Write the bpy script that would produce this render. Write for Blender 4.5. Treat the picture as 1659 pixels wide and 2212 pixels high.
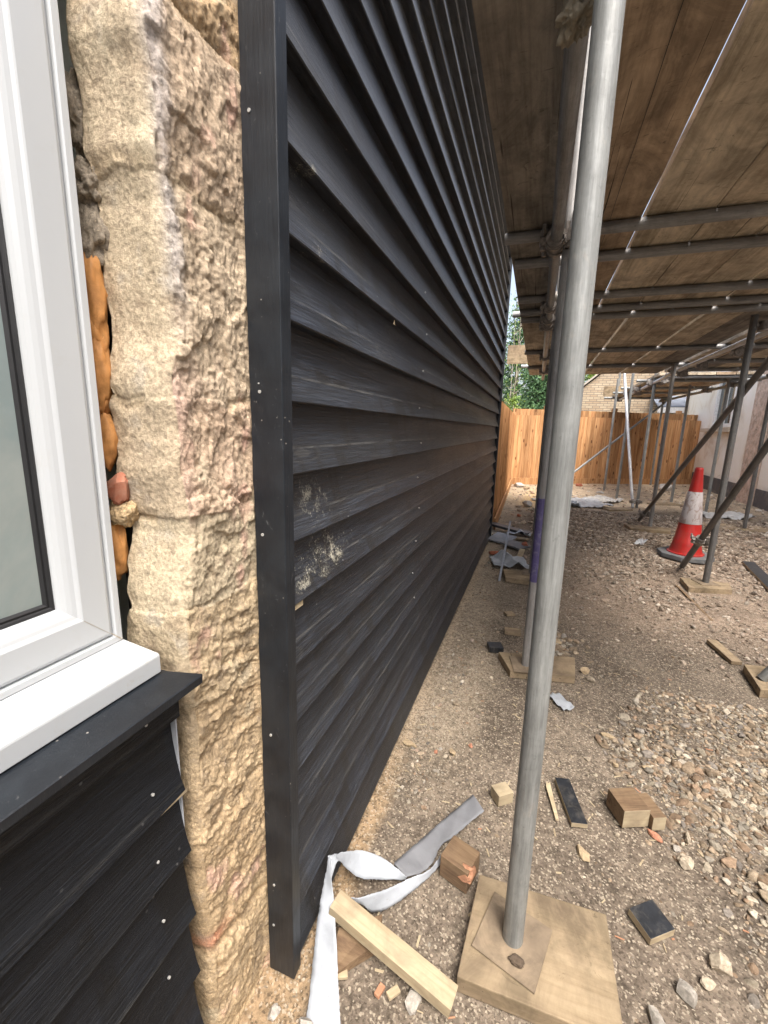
import bpy, math, random
import numpy as np
from mathutils import Vector, Matrix, Euler
random.seed(7); RNG = np.random.default_rng(11)
S = bpy.context.scene
for o in list(bpy.data.objects): bpy.data.objects.remove(o)
rad = math.radians

# ------------------------------------------------------------------ camera
F, PX0, PY0, CH = 915.4, 829.5, 1106.0, 1.27      # focal length / centre in units of a 1659 x 2212 frame, eye height
yaw, pitch, roll = rad(-19.33), rad(-11.31), rad(1.545)
f_ = np.array([math.sin(yaw)*math.cos(pitch), math.cos(yaw)*math.cos(pitch), math.sin(pitch)])
r_ = np.array([math.cos(yaw), -math.sin(yaw), 0.0]); u_ = np.cross(r_, f_)
r2 = r_*math.cos(roll)+u_*math.sin(roll); u2 = -r_*math.sin(roll)+u_*math.cos(roll)
cam_d = bpy.data.cameras.new('camera'); cam = bpy.data.objects.new('camera', cam_d)
S.collection.objects.link(cam); S.camera = cam
cam_d.sensor_fit = 'VERTICAL'; cam_d.sensor_height = 34.6; cam_d.sensor_width = 25.95
cam_d.lens = F/2212*34.6
cam_d.clip_start = 0.02; cam_d.clip_end = 600
M = Matrix(((r2[0], u2[0], -f_[0], 0), (r2[1], u2[1], -f_[1], 0), (r2[2], u2[2], -f_[2], CH), (0, 0, 0, 1)))
cam.matrix_world = M
EYE = np.array([0, 0, CH])
# ------------------------------------------------------------------ world, sun, exposure
SUN_EL, SUN_AZ = 60.0, 146.0     # azimuth measured clockwise from +Y : high, behind the camera and to the right, veiled by cloud
w = bpy.data.worlds.new("World"); S.world = w; w.use_nodes = True
nt = w.node_tree; nt.nodes.clear()
sky = nt.nodes.new('ShaderNodeTexSky'); sky.sky_type = 'NISHITA'; sky.sun_disc = False
sky.sun_elevation = rad(SUN_EL); sky.sun_rotation = rad(SUN_AZ); sky.dust_density = 6; sky.air_density = 1.0; sky.ozone_density = 1.0
bw = nt.nodes.new('ShaderNodeRGBToBW'); mx = nt.nodes.new('ShaderNodeMix'); mx.data_type = 'RGBA'; mx.inputs[0].default_value = 0.42
bg = nt.nodes.new('ShaderNodeBackground'); bg.inputs[1].default_value = 0.15
wo = nt.nodes.new('ShaderNodeOutputWorld')
nt.links.new(sky.outputs[0], bw.inputs[0]); nt.links.new(sky.outputs[0], mx.inputs[6]); nt.links.new(bw.outputs[0], mx.inputs[7])
nt.links.new(mx.outputs[2], bg.inputs[0]); nt.links.new(bg.outputs[0], wo.inputs[0])
sd = bpy.data.lights.new('sun', 'SUN'); sd.energy = 0.9; sd.angle = rad(22); sd.color = (1.0, 0.95, 0.87)
so = bpy.data.objects.new('sun', sd); S.collection.objects.link(so)
az, el = rad(SUN_AZ), rad(SUN_EL)
sdir = Vector((math.sin(az)*math.cos(el), math.cos(az)*math.cos(el), math.sin(el)))
so.rotation_euler = sdir.to_track_quat('Z', 'Y').to_euler(); so.location = sdir*30
S.view_settings.view_transform = 'Standard'; S.view_settings.look = 'None'
S.view_settings.exposure = 1.70; S.view_settings.gamma = 1.0
S.render.engine = 'CYCLES'
try: S.cycles.max_bounces = 8; S.cycles.diffuse_bounces = 5
except Exception: pass

# ------------------------------------------------------------------ measured points
def ray(x, y): return r2*((x-PX0)/F) + u2*(-(y-PY0)/F) + f_
def PZ(q, z=0.0): d = ray(*q); return EYE + d*((z-CH)/d[2])
def PXp(q, X): d = ray(*q); return EYE + d*(X/d[0])
def PYp(q, Y): d = ray(*q); return EYE + d*(Y/d[1])
def crop(ox, oy, s): return lambda p: ((ox+p[0]/s)/1.8228, (oy+p[1]/s)/1.8228)
cS = crop(1000, 2800, 1.508); cT = crop(1900, 2800, 1.476); cA = crop(2400, 1400, 2.2115); c5 = crop(1900, 1100, 1.476)
cB = crop(1900, 1400, 2.765); cW = crop(1700, 1900, 1.253); c3 = crop(1900, 700, 1.476); cU = crop(1850, 1950, 2.765)

# ------------------------------------------------------------------ numpy noise
def _h(ix, iy, iz, s):
    n = (ix*73856093) ^ (iy*19349663) ^ (iz*83492791) ^ (s*2654435)
    n = (n ^ (n >> 13))*1274126177 & 0x7fffffff
    n = (n ^ (n >> 15))*2246822519 & 0x7fffffff
    return ((n ^ (n >> 11)) & 0xffff)/65535.0
def vn(p, s=0):
    i = np.floor(p).astype(np.int64); f = p-i; f = f*f*(3-2*f)
    x, y, z = i[:, 0], i[:, 1], i[:, 2]; r = 0
    for a in (0, 1):
        for b in (0, 1):
            for c in (0, 1):
                r = r + _h(x+a, y+b, z+c, s)*(f[:, 0] if a else 1-f[:, 0])*(f[:, 1] if b else 1-f[:, 1])*(f[:, 2] if c else 1-f[:, 2])
    return r*2-1
def fbm(p, sc, oc=4, s=0, g=.5):
    p = np.asarray(p)*np.asarray(sc, float); a = 1; t = 0; r = 0
    for k in range(oc): r = r + a*vn(p+k*17.3, s+k); t += a; a *= g; p = p*2.03
    return r/t
def ridged(p, sc, oc=4, s=0):
    p = np.asarray(p)*np.asarray(sc, float); a = 1; t = 0; r = 0
    for k in range(oc): r = r + a*(1-np.abs(vn(p+k*9.1, s+k))*2); t += a; a *= .5; p = p*2.03
    return r/t
def sst(a, b, x): t = np.clip((x-a)/(b-a), 0, 1); return t*t*(3-2*t)

# ------------------------------------------------------------------ materials
def nd(nt, typ, ins=None, **pr):
    n = nt.nodes.new(typ)
    for k, v in pr.items(): setattr(n, k, v)
    for k, v in (ins or {}).items():
        s = n.inputs[k]
        if isinstance(v, bpy.types.NodeSocket): nt.links.new(v, s)
        else: s.default_value = (v if not (isinstance(v, tuple) and len(v) == 3 and s.type == 'RGBA') else (*v, 1))
    return n
class MT:
    def __init__(s, name):
        s.m = bpy.data.materials.new(name); s.m.use_nodes = True; s.nt = s.m.node_tree; s.nt.nodes.clear()
        s.tc = nd(s.nt, 'ShaderNodeTexCoord'); s.obj = s.tc.outputs['Object']
        s.rnd = None
    def rv(s, amt=10.0):      # object coords, shifted by a per-object random number
        oi = nd(s.nt, 'ShaderNodeObjectInfo'); s.rnd = oi.outputs['Random']
        k = s.mth('MULTIPLY', s.rnd, amt)
        return nd(s.nt, 'ShaderNodeVectorMath', {0: s.obj, 1: nd(s.nt, 'ShaderNodeCombineXYZ', {0: k, 1: k, 2: k}).outputs[0]}, operation='ADD').outputs[0]
    def mapv(s, v, sc=(1, 1, 1), loc=(0, 0, 0), rot=(0, 0, 0)): return nd(s.nt, 'ShaderNodeMapping', {0: v, 'Scale': sc, 'Location': loc, 'Rotation': rot}).outputs[0]
    def noise(s, v, sc=5, det=4, ro=.55, di=0): return nd(s.nt, 'ShaderNodeTexNoise', {'Vector': v, 'Scale': sc, 'Detail': det, 'Roughness': ro, 'Distortion': di}).outputs[0]
    def vor(s, v, sc=5, out='Distance', feat='F1', rnd=1.0): return nd(s.nt, 'ShaderNodeTexVoronoi', {'Vector': v, 'Scale': sc, 'Randomness': rnd}, feature=feat).outputs[out]
    def ramp(s, f, st):
        n = nd(s.nt, 'ShaderNodeValToRGB', {0: f}); e = n.color_ramp.elements
        while len(e) < len(st): e.new(0.5)
        for k, (p, c) in enumerate(st):
            e[k].position = p; e[k].color = (c, c, c, 1) if isinstance(c, (int, float)) else (*c, 1)
        return n.outputs[0]
    def mth(s, op, a, b=0.0, clamp=False):
        return nd(s.nt, 'ShaderNodeMath', {0: a, 1: b}, operation=op, use_clamp=clamp).outputs[0]
    def mix(s, f, a, b, mode='MIX'):
        n = nd(s.nt, 'ShaderNodeMix', {}, data_type='RGBA', blend_type=mode)
        for k, v in ((0, f), (6, a), (7, b)):
            if isinstance(v, bpy.types.NodeSocket): s.nt.links.new(v, n.inputs[k])
            else: n.inputs[k].default_value = (*v, 1) if isinstance(v, tuple) and len(v) == 3 else v
        return n.outputs[2]
    def sep(s, v): return nd(s.nt, 'ShaderNodeSeparateXYZ', {0: v}).outputs
    def attr(s, nm): return nd(s.nt, 'ShaderNodeAttribute', attribute_name=nm).outputs['Color']
    def bump(s, h, st=.3, dist=.01, nrm=None):
        i = {'Height': h, 'Strength': st, 'Distance': dist}
        if nrm is not None: i['Normal'] = nrm
        return nd(s.nt, 'ShaderNodeBump', i).outputs[0]
    def out(s, col, rough=.6, metal=0.0, bump=None, spec=.5, **kw):
        i = {'Base Color': col, 'Roughness': rough, 'Metallic': metal, 'Specular IOR Level': spec}
        if bump is not None: i['Normal'] = bump
        i.update(kw)
        b = nd(s.nt, 'ShaderNodeBsdfPrincipled', i); o = nd(s.nt, 'ShaderNodeOutputMaterial', {0: b.outputs[0]})
        return s.m
MATS = {}
def wood(name, dark, light, axis=0, sc=1.0, rough=.7, dirt=(.12, .09, .06), dirt_amt=.4, knot=.6, var=.25, bst=.35, worldspace=False, spec=.3, blotch=False):
    m = MT(name); v = m.obj if worldspace else m.rv(13.0)
    s3 = [38, 38, 38]; s3[axis] = 2.2
    g = m.noise(m.mapv(v, tuple(a*sc for a in s3)), 1, 6, .65, .8)
    s4 = [160, 160, 160]; s4[axis] = 8
    fine = m.noise(m.mapv(v, tuple(a*sc for a in s4)), 1, 3, .6, .2)
    gg = m.mth('ADD', m.mth('MULTIPLY', g, .75), m.mth('MULTIPLY', fine, .25))
    c = m.ramp(gg, [(.34, dark), (.5, tuple((a*.35+b*.65) for a, b in zip(dark, light))), (.66, light)])
    ks = [7, 7, 7]; ks[axis] = 2.4
    k = m.vor(m.mapv(v, tuple(a*sc for a in ks)), 1)
    c = m.mix(m.mth('MULTIPLY', m.ramp(k, [(.06, 1.0), (.13, 0.0)]), knot), c, tuple(a*.35 for a in dark))
    dn = m.noise(v, 9*sc, 5, .65, .3)
    c = m.mix(m.mth('MULTIPLY', m.ramp(dn, [(.45, 0.0), (.68, 1.0)]), dirt_amt), c, dirt)
    if not worldspace:
        hv = m.mth('ADD', m.mth('MULTIPLY', m.rnd, var), 1-var/2)
        c = m.mix(1.0, c, nd(m.nt, 'ShaderNodeCombineXYZ', {0: hv, 1: hv, 2: hv}).outputs[0], 'MULTIPLY')
    if blotch:
        n5 = m.noise(m.mapv(v, (5.5, 3.2, 5.5)), 1, 7, .72, .9)
        c = m.mix(1.0, c, m.ramp(n5, [(.38, .72), (.5, 1.08), (.62, 1.35)]), 'MULTIPLY')
        n6 = m.noise(m.mapv(v, (14, 26, 14)), 1, 5, .7, 1.4)
        c = m.mix(m.ramp(n6, [(.60, 0.0), (.68, .55)]), c, tuple(a*.4 for a in dark))
        n7 = m.noise(m.mapv(v, (75, .9, 30)), 1, 4, .6, .25)
        c = m.mix(m.ramp(n7, [(.655, 0.0), (.675, .85)]), c, (.015, .011, .008))
        n8 = m.noise(v, 3.1, 5, .75, 1.5)
        c = m.mix(m.ramp(n8, [(.66, 0.0), (.72, .5)]), c, (.42, .37, .30))
    return m.out(c, rough, bump=m.bump(gg, bst, .004), spec=spec)

def mat_cladding(name='black stained sawn timber', splat=True, dk=1.0):
    m = MT(name); v = m.obj; x, y, z = m.sep(v)
    idx = m.mth('FLOOR', m.mth('DIVIDE', m.mth('SUBTRACT', z, .031), .1325))
    off = m.mth('MULTIPLY', idx, 3.77)
    vv = nd(m.nt, 'ShaderNodeCombineXYZ', {0: x, 1: m.mth('ADD', y, off), 2: z}).outputs[0]
    g = m.noise(m.mapv(vv, (30, 2.6, 75)), 1, 6, .62, 1.6)
    fine = m.noise(m.mapv(vv, (60, 16, 300)), 1, 4, .7, .1)
    big = m.noise(m.mapv(vv, (3, .9, 6)), 1, 4, .6, .3)
    c = m.ramp(m.mth('ADD', m.mth('MULTIPLY', g, .5), m.mth('MULTIPLY', fine, .5)), [(.40, (.003, .0042, .007)), (.50, (.0095, .0130, .0205)), (.62, (.026, .033, .047))])
    # browner weathering where the stain is thin, further along the wall
    bro = m.mth('MULTIPLY', m.ramp(m.noise(m.mapv(vv, (20, 1.3, 26)), 1, 5, .6, 1.8), [(.50, 0.0), (.64, 1.0)]), .2)
    bro = m.mth('MULTIPLY', bro, m.ramp(m.mth('MULTIPLY', y, .25), [(.2, .25), (.7, 1.0)]))
    c = m.mix(bro, c, (.055, .042, .031))
    # dark run marks down the boards
    st = m.ramp(m.noise(m.mapv(vv, (1, 16, 1.6)), 1, 3, .55, .15), [(.55, 0.0), (.60, 1.0)])
    st = m.mth('MULTIPLY', st, m.ramp(m.noise(m.mapv(vv, (1, 2.5, 12)), 1, 3, .5, 0), [(.40, 0.0), (.50, 1.0)]))
    c = m.mix(m.mth('MULTIPLY', st, .8), c, (.004, .0042, .005))
    hsh = m.mth('FRACT', m.mth('MULTIPLY', m.mth('SINE', m.mth('MULTIPLY', idx, 78.233)), 9631.7)); yj = m.mth('ADD', m.mth('MULTIPLY', hsh, 3.4), 1.05)
    jl = m.mth('MULTIPLY', m.mth('LESS_THAN', m.mth('ABSOLUTE', m.mth('SUBTRACT', y, yj)), .0014), m.mth('GREATER_THAN', m.mth('FRACT', m.mth('MULTIPLY', hsh, 7.3)), .35))
    c = m.mix(jl, c, (.002, .002, .002))
    # dust: speckled, thicker on the low boards
    low = m.ramp(z, [(.05, 1.0), (.75, .22)])
    du = m.mth('MULTIPLY', m.ramp(m.noise(v, 230, 3, .75, 0), [(.56, 0.0), (.72, 1.0)]), m.ramp(m.noise(v, 7, 4, .6, .3), [(.35, .15), (.7, 1.0)]))
    c = m.mix(m.mth('MULTIPLY', m.mth('MULTIPLY', du, low), .32), c, (.20, .18, .155))
    # painted edge highlight, patchy like wear, along the bottom of every board
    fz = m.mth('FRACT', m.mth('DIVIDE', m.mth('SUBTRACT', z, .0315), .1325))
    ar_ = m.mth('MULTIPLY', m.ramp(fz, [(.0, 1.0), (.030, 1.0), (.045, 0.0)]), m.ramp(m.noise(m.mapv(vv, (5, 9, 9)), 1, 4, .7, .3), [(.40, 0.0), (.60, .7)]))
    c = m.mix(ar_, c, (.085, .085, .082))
    sc_ = m.mth('MULTIPLY', m.ramp(m.noise(m.mapv(vv, (14, 1.7, 20)), 1, 5, .7, .8), [(.50, 0.0), (.68, 1.0)]), m.ramp(m.noise(m.mapv(vv, (50, 12, 190)), 1, 4, .75, .3), [(.45, 0.0), (.65, .5)]))
    c = m.mix(m.mth('MULTIPLY', sc_, .6), c, (.11, .115, .12))
    kn = m.vor(m.mapv(vv, (5, 1.9, 7.5)), 1)
    c = m.mix(m.mth('MULTIPLY', m.mth('SINE', m.mth('MULTIPLY', kn, 95.0), 0, True), m.ramp(kn, [(.10, .55), (.24, 0.0)])), c, (.06, .058, .055))
    sp = m.mth('MULTIPLY', m.ramp(m.vor(v, 26), [(.04, 1.0), (.07, 0.0)]), m.ramp(m.noise(v, 5, 2, .5, 0), [(.5, 0.0), (.6, .8)]))
    c = m.mix(sp, c, (.3, .3, .3))
    if splat:
        def blob(y0, z0, ry, rz):
            a = m.mth('DIVIDE', m.mth('SUBTRACT', y, y0), ry); b = m.mth('DIVIDE', m.mth('SUBTRACT', z, z0), rz)
            d = m.mth('ADD', m.mth('MULTIPLY', a, a), m.mth('MULTIPLY', b, b)); return m.ramp(d, [(0.0, 1.0), (1.0, 0.0)])
        n1 = m.mth('ADD', m.mth('MULTIPLY', m.noise(m.mapv(v, (1, 1, .6)), 330, 3, .8, .6), .55), m.mth('MULTIPLY', m.noise(v, 26, 5, .65, 1.2), .45))
        for (y0, z0, ry, rz, th) in ((.79, 1.115, .10, .07, .615), (.86, .985, .17, .06, .60), (.91, .965, .05, .022, .55), (.84, .943, .04, .016, .54), (.73, .945, .04, .02, .57), (.76, 1.72, .04, .03, .61), (.80, 1.60, .06, .03, .62)):
            mk = m.mth('MULTIPLY', blob(y0, z0, ry, rz), 1.0)
            k = m.mth('ADD', n1, m.mth('MULTIPLY', mk, .08))
            c = m.mix(m.mth('MULTIPLY', m.ramp(k, [(th, 0.0), (th+.06, 1.0)]), m.ramp(mk, [(0.0, 0.0), (.5, .85)])), c, (.38, .36, .29))
    ro = m.ramp(m.mth('ADD', m.mth('MULTIPLY', big, .6), m.mth('MULTIPLY', fine, .4)), [(.35, .42), (.65, .62)])
    b = m.bump(fine, .8, .003); b = m.bump(g, .5, .005, b)
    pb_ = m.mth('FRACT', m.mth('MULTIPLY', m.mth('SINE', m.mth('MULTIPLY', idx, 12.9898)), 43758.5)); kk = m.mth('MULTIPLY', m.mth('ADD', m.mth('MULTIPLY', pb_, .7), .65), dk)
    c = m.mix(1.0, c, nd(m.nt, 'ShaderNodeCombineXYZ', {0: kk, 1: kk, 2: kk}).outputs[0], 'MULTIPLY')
    return m.out(c, ro, bump=b, spec=.95 if splat else .35)
def mat_trim():
    m = MT('black painted trim'); v = m.obj
    fine = m.noise(m.mapv(v, (220, 220, 14)), 1, 4, .7, .1); n2 = m.noise(v, 14, 5, .6, .4)
    c = m.ramp(n2, [(.38, (.0065, .009, .013)), (.62, (.0135, .0175, .023))])
    sc = m.mth('MULTIPLY', m.ramp(m.noise(m.mapv(v, (60, 60, 30)), 1, 5, .75, 1.0), [(.63, 0.0), (.72, 1.0)]), .35)
    c = m.mix(sc, c, (.2, .2, .2))
    sp = m.mth('MULTIPLY', m.ramp(m.vor(v, 60), [(.06, 1.0), (.1, 0.0)]), m.ramp(m.noise(v, 9, 2, .5, 0), [(.55, 0.0), (.62, .7)]))
    c = m.mix(sp, c, (.33, .31, .28))
    return m.out(c, m.ramp(fine, [(.3, .38), (.7, .55)]), bump=m.bump(fine, .25, .002), spec=.55)
def mat_vcol(name, rough=.9, fine=60, amp=.35, bst=.5, bd=.004, spec=.25, speck=None):
    m = MT(name); c = m.attr('col'); n = m.noise(m.obj, fine, 6, .7, .2)
    f = m.ramp(n, [(.3, 1-amp), (.5, 1.0), (.7, 1+amp)])
    c = m.mix(1.0, c, f, 'MULTIPLY')
    if speck:
        c = m.mix(m.ramp(m.noise(m.obj, speck[0], 2, .5, 0), [(.64, 0.0), (.72, .7)]), c, speck[1])
    return m.out(c, rough, bump=m.bump(n, bst, bd), spec=spec)
def mat_tube(name='galvanised scaffold tube', tint=(.97, 1.0, .97), dark=1.0):
    m = MT(name); v = m.rv(9.0)
    a = m.noise(m.mapv(v, (70, 70, 3.5)), 1, 5, .65, .3); b = m.noise(v, 7, 5, .6, .5); p = m.noise(v, 75, 4, .7, .2)
    t = lambda k: tuple(k*dark*q for q in tint)
    c = m.ramp(m.mth('ADD', m.mth('MULTIPLY', a, .55), m.mth('MULTIPLY', b, .45)), [(.34, t(.16)), (.48, t(.24)), (.64, t(.32))])
    c = m.mix(1.0, c, m.ramp(m.noise(m.mapv(v, (240, 240, 22)), 1, 4, .7, .2), [(.34, .84), (.66, 1.13)]), 'MULTIPLY')
    c = m.mix(m.ramp(p, [(.62, 0.0), (.74, .5)]), c, t(.10))
    c = m.mix(m.ramp(m.noise(v, 22, 4, .6, .6), [(.62, 0.0), (.76, .35)]), c, (.42, .38, .33))
    c = m.mix(m.ramp(m.noise(m.mapv(v, (12, 12, 3)), 1, 3, .6, .6), [(.6, 0.0), (.72, .4)]), c, (.13, .10, .08))
    return m.out(c, m.ramp(p, [(.3, .42), (.7, .62)]), .25, bump=m.bump(m.mth('ADD', a, p), .3, .002), spec=.5)
def mat_plain(name, col, rough=.5, metal=0.0, var=.15, sc=25, bst=.1, spec=.5, dirt=None, dsc=8, damt=.4):
    m = MT(name); v = m.rv(5.0); n = m.noise(v, sc, 5, .65, .3)
    c = m.ramp(n, [(.3, tuple(a*(1-var) for a in col)), (.7, tuple(a*(1+var) for a in col))])
    if dirt: c = m.mix(m.mth('MULTIPLY', m.ramp(m.noise(v, dsc, 6, .7, .5), [(.5, 0.0), (.7, 1.0)]), damt), c, dirt)
    return m.out(c, rough, metal, bump=m.bump(n, bst, .003), spec=spec)
def mat_ground():
    m = MT('stony dirt'); v = m.obj; z = m.attr('col')
    n1 = m.noise(v, 3.2, 6, .62, .4); n2 = m.noise(v, 45, 5, .7, .2); n3 = m.noise(v, 190, 3, .75, 0)
    f = m.ramp(m.mth('ADD', m.mth('MULTIPLY', n1, .35), m.mth('MULTIPLY', n2, .65)), [(.38, .5), (.5, .95), (.62, 1.4)])
    c = m.mix(1.0, z, f, 'MULTIPLY')
    # grit: tiny pale and dark grains
    g1 = m.vor(v, 210, 'Color'); g1v = m.sep(g1)[0]
    c = m.mix(m.mth('MULTIPLY', m.ramp(g1v, [(.80, 0.0), (.92, 1.0)]), .6), c, (.46, .40, .31))
    c = m.mix(m.mth('MULTIPLY', m.ramp(m.sep(g1)[1], [(.75, 0.0), (.9, 1.0)]), .6), c, (.05, .038, .028))
    g2 = m.vor(v, 85, 'Color'); d2 = m.vor(v, 85)
    k = m.mth('MULTIPLY', m.ramp(m.sep(g2)[0], [(.86, 0.0), (.9, 1.0)]), m.ramp(d2, [(.25, 1.0), (.4, 0.0)]))
    c = m.mix(m.mth('MULTIPLY', k, .85), c, (.46, .38, .29))
    hgt = m.mth('ADD', m.mth('MULTIPLY', n3, .5), m.mth('ADD', n2, m.mth('MULTIPLY', k, .5)))
    return m.out(c, .95, bump=m.bump(hgt, .9, .006), spec=.15)
def mat_fence(name, k=1.0):
    m = MT(name); v = m.obj; at = m.attr('col')       # col.r = random per board
    rr = m.sep(at)[0]; off = nd(m.nt, 'ShaderNodeCombineXYZ', {0: m.mth('MULTIPLY', rr, 31.0), 1: m.mth('MULTIPLY', rr, 17.0), 2: m.mth('MULTIPLY', rr, 23.0)}).outputs[0]
    vv = nd(m.nt, 'ShaderNodeVectorMath', {0: v, 1: off}, operation='ADD').outputs[0]
    g = m.noise(m.mapv(vv, (26, 26, 1.4)), 1, 5, .6, .9)
    c = m.ramp(g, [(.33, (.30*k, .145*k, .06*k)), (.5, (.46*k, .25*k, .115*k)), (.66, (.56*k, .34*k, .17*k))])
    c = m.mix(m.ramp(m.vor(m.mapv(vv, (9, 9, 3.6)), 1), [(.12, .9), (.19, 0.0)]), c, (.10, .035, .015))
    c = m.mix(m.mth('MULTIPLY', m.ramp(m.noise(m.mapv(vv, (6, 6, 1.2)), 1, 4, .6, .5), [(.5, 0.0), (.7, 1.0)]), .4), c, (.25, .11, .05))
    hv = m.mth('ADD', m.mth('MULTIPLY', rr, .6), .72)
    c = m.mix(1.0, c, nd(m.nt, 'ShaderNodeCombineXYZ', {0: hv, 1: hv, 2: hv}).outputs[0], 'MULTIPLY')
    return m.out(c, .8, bump=m.bump(g, .3, .004), spec=.2)
def mat_brick():
    m = MT('buff brickwork'); v = m.mapv(m.obj, (1, 1, 1), rot=(rad(90), 0, 0))
    uv = nd(m.nt, 'ShaderNodeCombineXYZ', {0: m.sep(m.obj)[0], 1: m.sep(m.obj)[2], 2: 0.0}).outputs[0]
    b = nd(m.nt, 'ShaderNodeTexBrick', {'Vector': uv, 'Color1': (.50, .41, .29, 1), 'Color2': (.40, .30, .20, 1), 'Mortar': (.20, .165, .13, 1), 'Scale': 1.0, 'Mortar Size': .009, 'Brick Width': .225, 'Row Height': .075, 'Bias': 0.0}, offset=.5)
    c = m.mix(.5, b.outputs[0], m.mix(1.0, b.outputs[0], m.ramp(m.noise(m.obj, 2.5, 5, .6), [(.3, .75), (.7, 1.2)]), 'MULTIPLY'))
    return m.out(c, .9, bump=m.bump(b.outputs[1], -.4, .006))
def mat_render_wall():
    m = MT('cream masonry paint'); v = m.obj; n = m.noise(v, 1.4, 6, .6, .5); n2 = m.noise(v, 30, 4, .6)
    c = m.ramp(n, [(.35, (.68, .59, .47)), (.5, (.86, .82, .73)), (.65, (.90, .87, .80))])
    zz = m.sep(v)[2]
    c = m.mix(m.mth('MULTIPLY', m.ramp(zz, [(.0, .9), (.45, 0.0)]), m.ramp(m.noise(v, 5, 5, .7, .4), [(.4, 0.0), (.55, 1.0)])), c, (.33, .27, .2))
    c = m.mix(m.ramp(m.noise(v, 3.1, 5, .7, .8), [(.63, 0.0), (.7, .5)]), c, (.48, .38, .28))
    return m.out(c, .85, bump=m.bump(n2, .3, .006), spec=.2)
def mat_glass():
    m = MT('window glass'); fr = nd(m.nt, 'ShaderNodeFresnel', {'IOR': 1.5}).outputs[0]
    gl = nd(m.nt, 'ShaderNodeBsdfGlossy', {'Color': (.9, .95, .93, 1), 'Roughness': .02}); tr = nd(m.nt, 'ShaderNodeBsdfTransparent', {'Color': (.78, .84, .82, 1)})
    mxs = nd(m.nt, 'ShaderNodeMixShader', {0: fr, 1: tr.outputs[0], 2: gl.outputs[0]}); nd(m.nt, 'ShaderNodeOutputMaterial', {0: mxs.outputs[0]}); return m.m
def mat_leaf(name, a, b):
    m = MT(name); r = m.sep(m.attr('col'))[0]; c = m.ramp(r, [(0.0, a), (1.0, b)])
    return m.out(c, .6, spec=.3, **{'Subsurface Weight': 0.0})
def mat_upvc():
    m = MT('white upvc'); v = m.obj; x, y, z = m.sep(v)
    n = m.noise(v, 30, 5, .7, .5)
    c = m.mix(m.mth('MULTIPLY', m.ramp(n, [(.58, 0.0), (.78, 1.0)]), .10), (.45, .468, .48), (.34, .28, .19))
    # brown rain dirt caught near the bottom corner and on the sill
    cor = m.mth('MULTIPLY', m.ramp(m.noise(v, 42, 6, .75, .6), [(.56, 0.0), (.70, 1.0)]), m.ramp(z, [(.0, 1.0), (.94, 1.0), (.975, .0)]))
    c = m.mix(m.mth('MULTIPLY', cor, .28), c, (.34, .25, .14))
    return m.out(c, .28, spec=.5, bump=m.bump(n, .04, .001))
def mat_sheet(name, col, spots=True):
    m = MT(name); v = m.obj; n = m.noise(v, 18, 4, .6, .5); c = m.ramp(n, [(.3, tuple(a*.86 for a in col)), (.7, tuple(min(a*1.06, .95) for a in col))])
    if spots:
        k = m.mth('MULTIPLY', m.ramp(m.noise(v, 110, 4, .75, .3), [(.62, 0.0), (.68, .7)]), m.ramp(m.noise(v, 14, 2, .5), [(.45, 0.0), (.6, 1.0)]))
        c = m.mix(k, c, (.25, .24, .22))
    return m.out(c, .6, spec=.25, bump=m.bump(m.noise(v, 60, 4, .6), .25, .003))
def mat_cone(name, col, scuff):
    m = MT(name); v = m.obj; c = m.ramp(m.noise(v, 12, 5, .65), [(.3, tuple(a*.8 for a in col)), (.7, col)])
    c = m.mix(m.ramp(m.noise(m.mapv(v, (1, 1, .6)), 17, 5, .7, .6), [(.50, 0.0), (.57, .75)]), c, scuff)
    return m.out(c, .45, bump=m.bump(m.noise(v, 60, 3), .1, .003))

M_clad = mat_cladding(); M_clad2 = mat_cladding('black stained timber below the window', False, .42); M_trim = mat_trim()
M_stone = mat_vcol('rubble limestone', .92, 170, .45, .75, .004, .15, (260, (.52, .44, .33)))
M_gravel = mat_vcol('gravel', .95, 90, .4, .7, .004, .12)
M_ground = mat_ground(); M_tube = mat_tube(); M_tube_w = mat_tube('weathered scaffold tube', (1, .98, .95), 1.05); M_tube_backlit = mat_tube('backlit-toned scaffold tube', (1, .97, .93), .55); M_tube_b = mat_tube('bright scaffold tube', (1, 1.02, 1.05), 1.9)  # the darkest tube copy has backlit shade put into its colour
M_forg = mat_plain('rusty forged steel', (.27, .245, .22), .55, .35, .5, 40, .4, dirt=(.22, .19, .17), damt=.6)
M_bd = [wood('scaffold board %s' % n, d, l, 1, .55, .85, dirt, da, .35, .15, blotch=True) for n, d, l, dirt, da in (
    ('charcoal brown', (.12, .10, .08), (.27, .235, .19), (.07, .06, .052), .6), ('orange brown', (.21, .150, .095), (.44, .325, .22), (.10, .062, .035), .5),
    ('straw', (.30, .245, .17), (.58, .49, .365), (.16, .11, .07), .4), ('tan', (.27, .215, .15), (.54, .445, .325), (.13, .09, .055), .5))]
M_pale = wood('pale sawn softwood', (.33, .26, .16), (.48, .40, .27), 0, 1.2, .8, (.20, .15, .10), .6, .5)
M_sole = wood('dusty sole board', (.20, .148, .09), (.31, .24, .155), 0, .6, .9, (.17, .125, .085), .85, .5, blotch=True)
M_brown = wood('treated brown timber', (.12, .072, .042), (.25, .17, .10), 0, 1.3, .85, (.09, .06, .04), .5, .4, bst=.6)
M_blk = mat_plain('black stained offcut face', (.016, .018, .022), .42, 0, .4, 30, .3, dirt=(.2, .18, .15), dsc=25, damt=.35)
M_upvc = mat_upvc(); M_gask = mat_plain('black rubber gasket', (.012, .012, .013), .5); M_glass = mat_glass()
M_int = mat_plain('interior plaster', (.42, .46, .43), .9, dirt=(.3, .27, .22), dsc=3)
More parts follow.
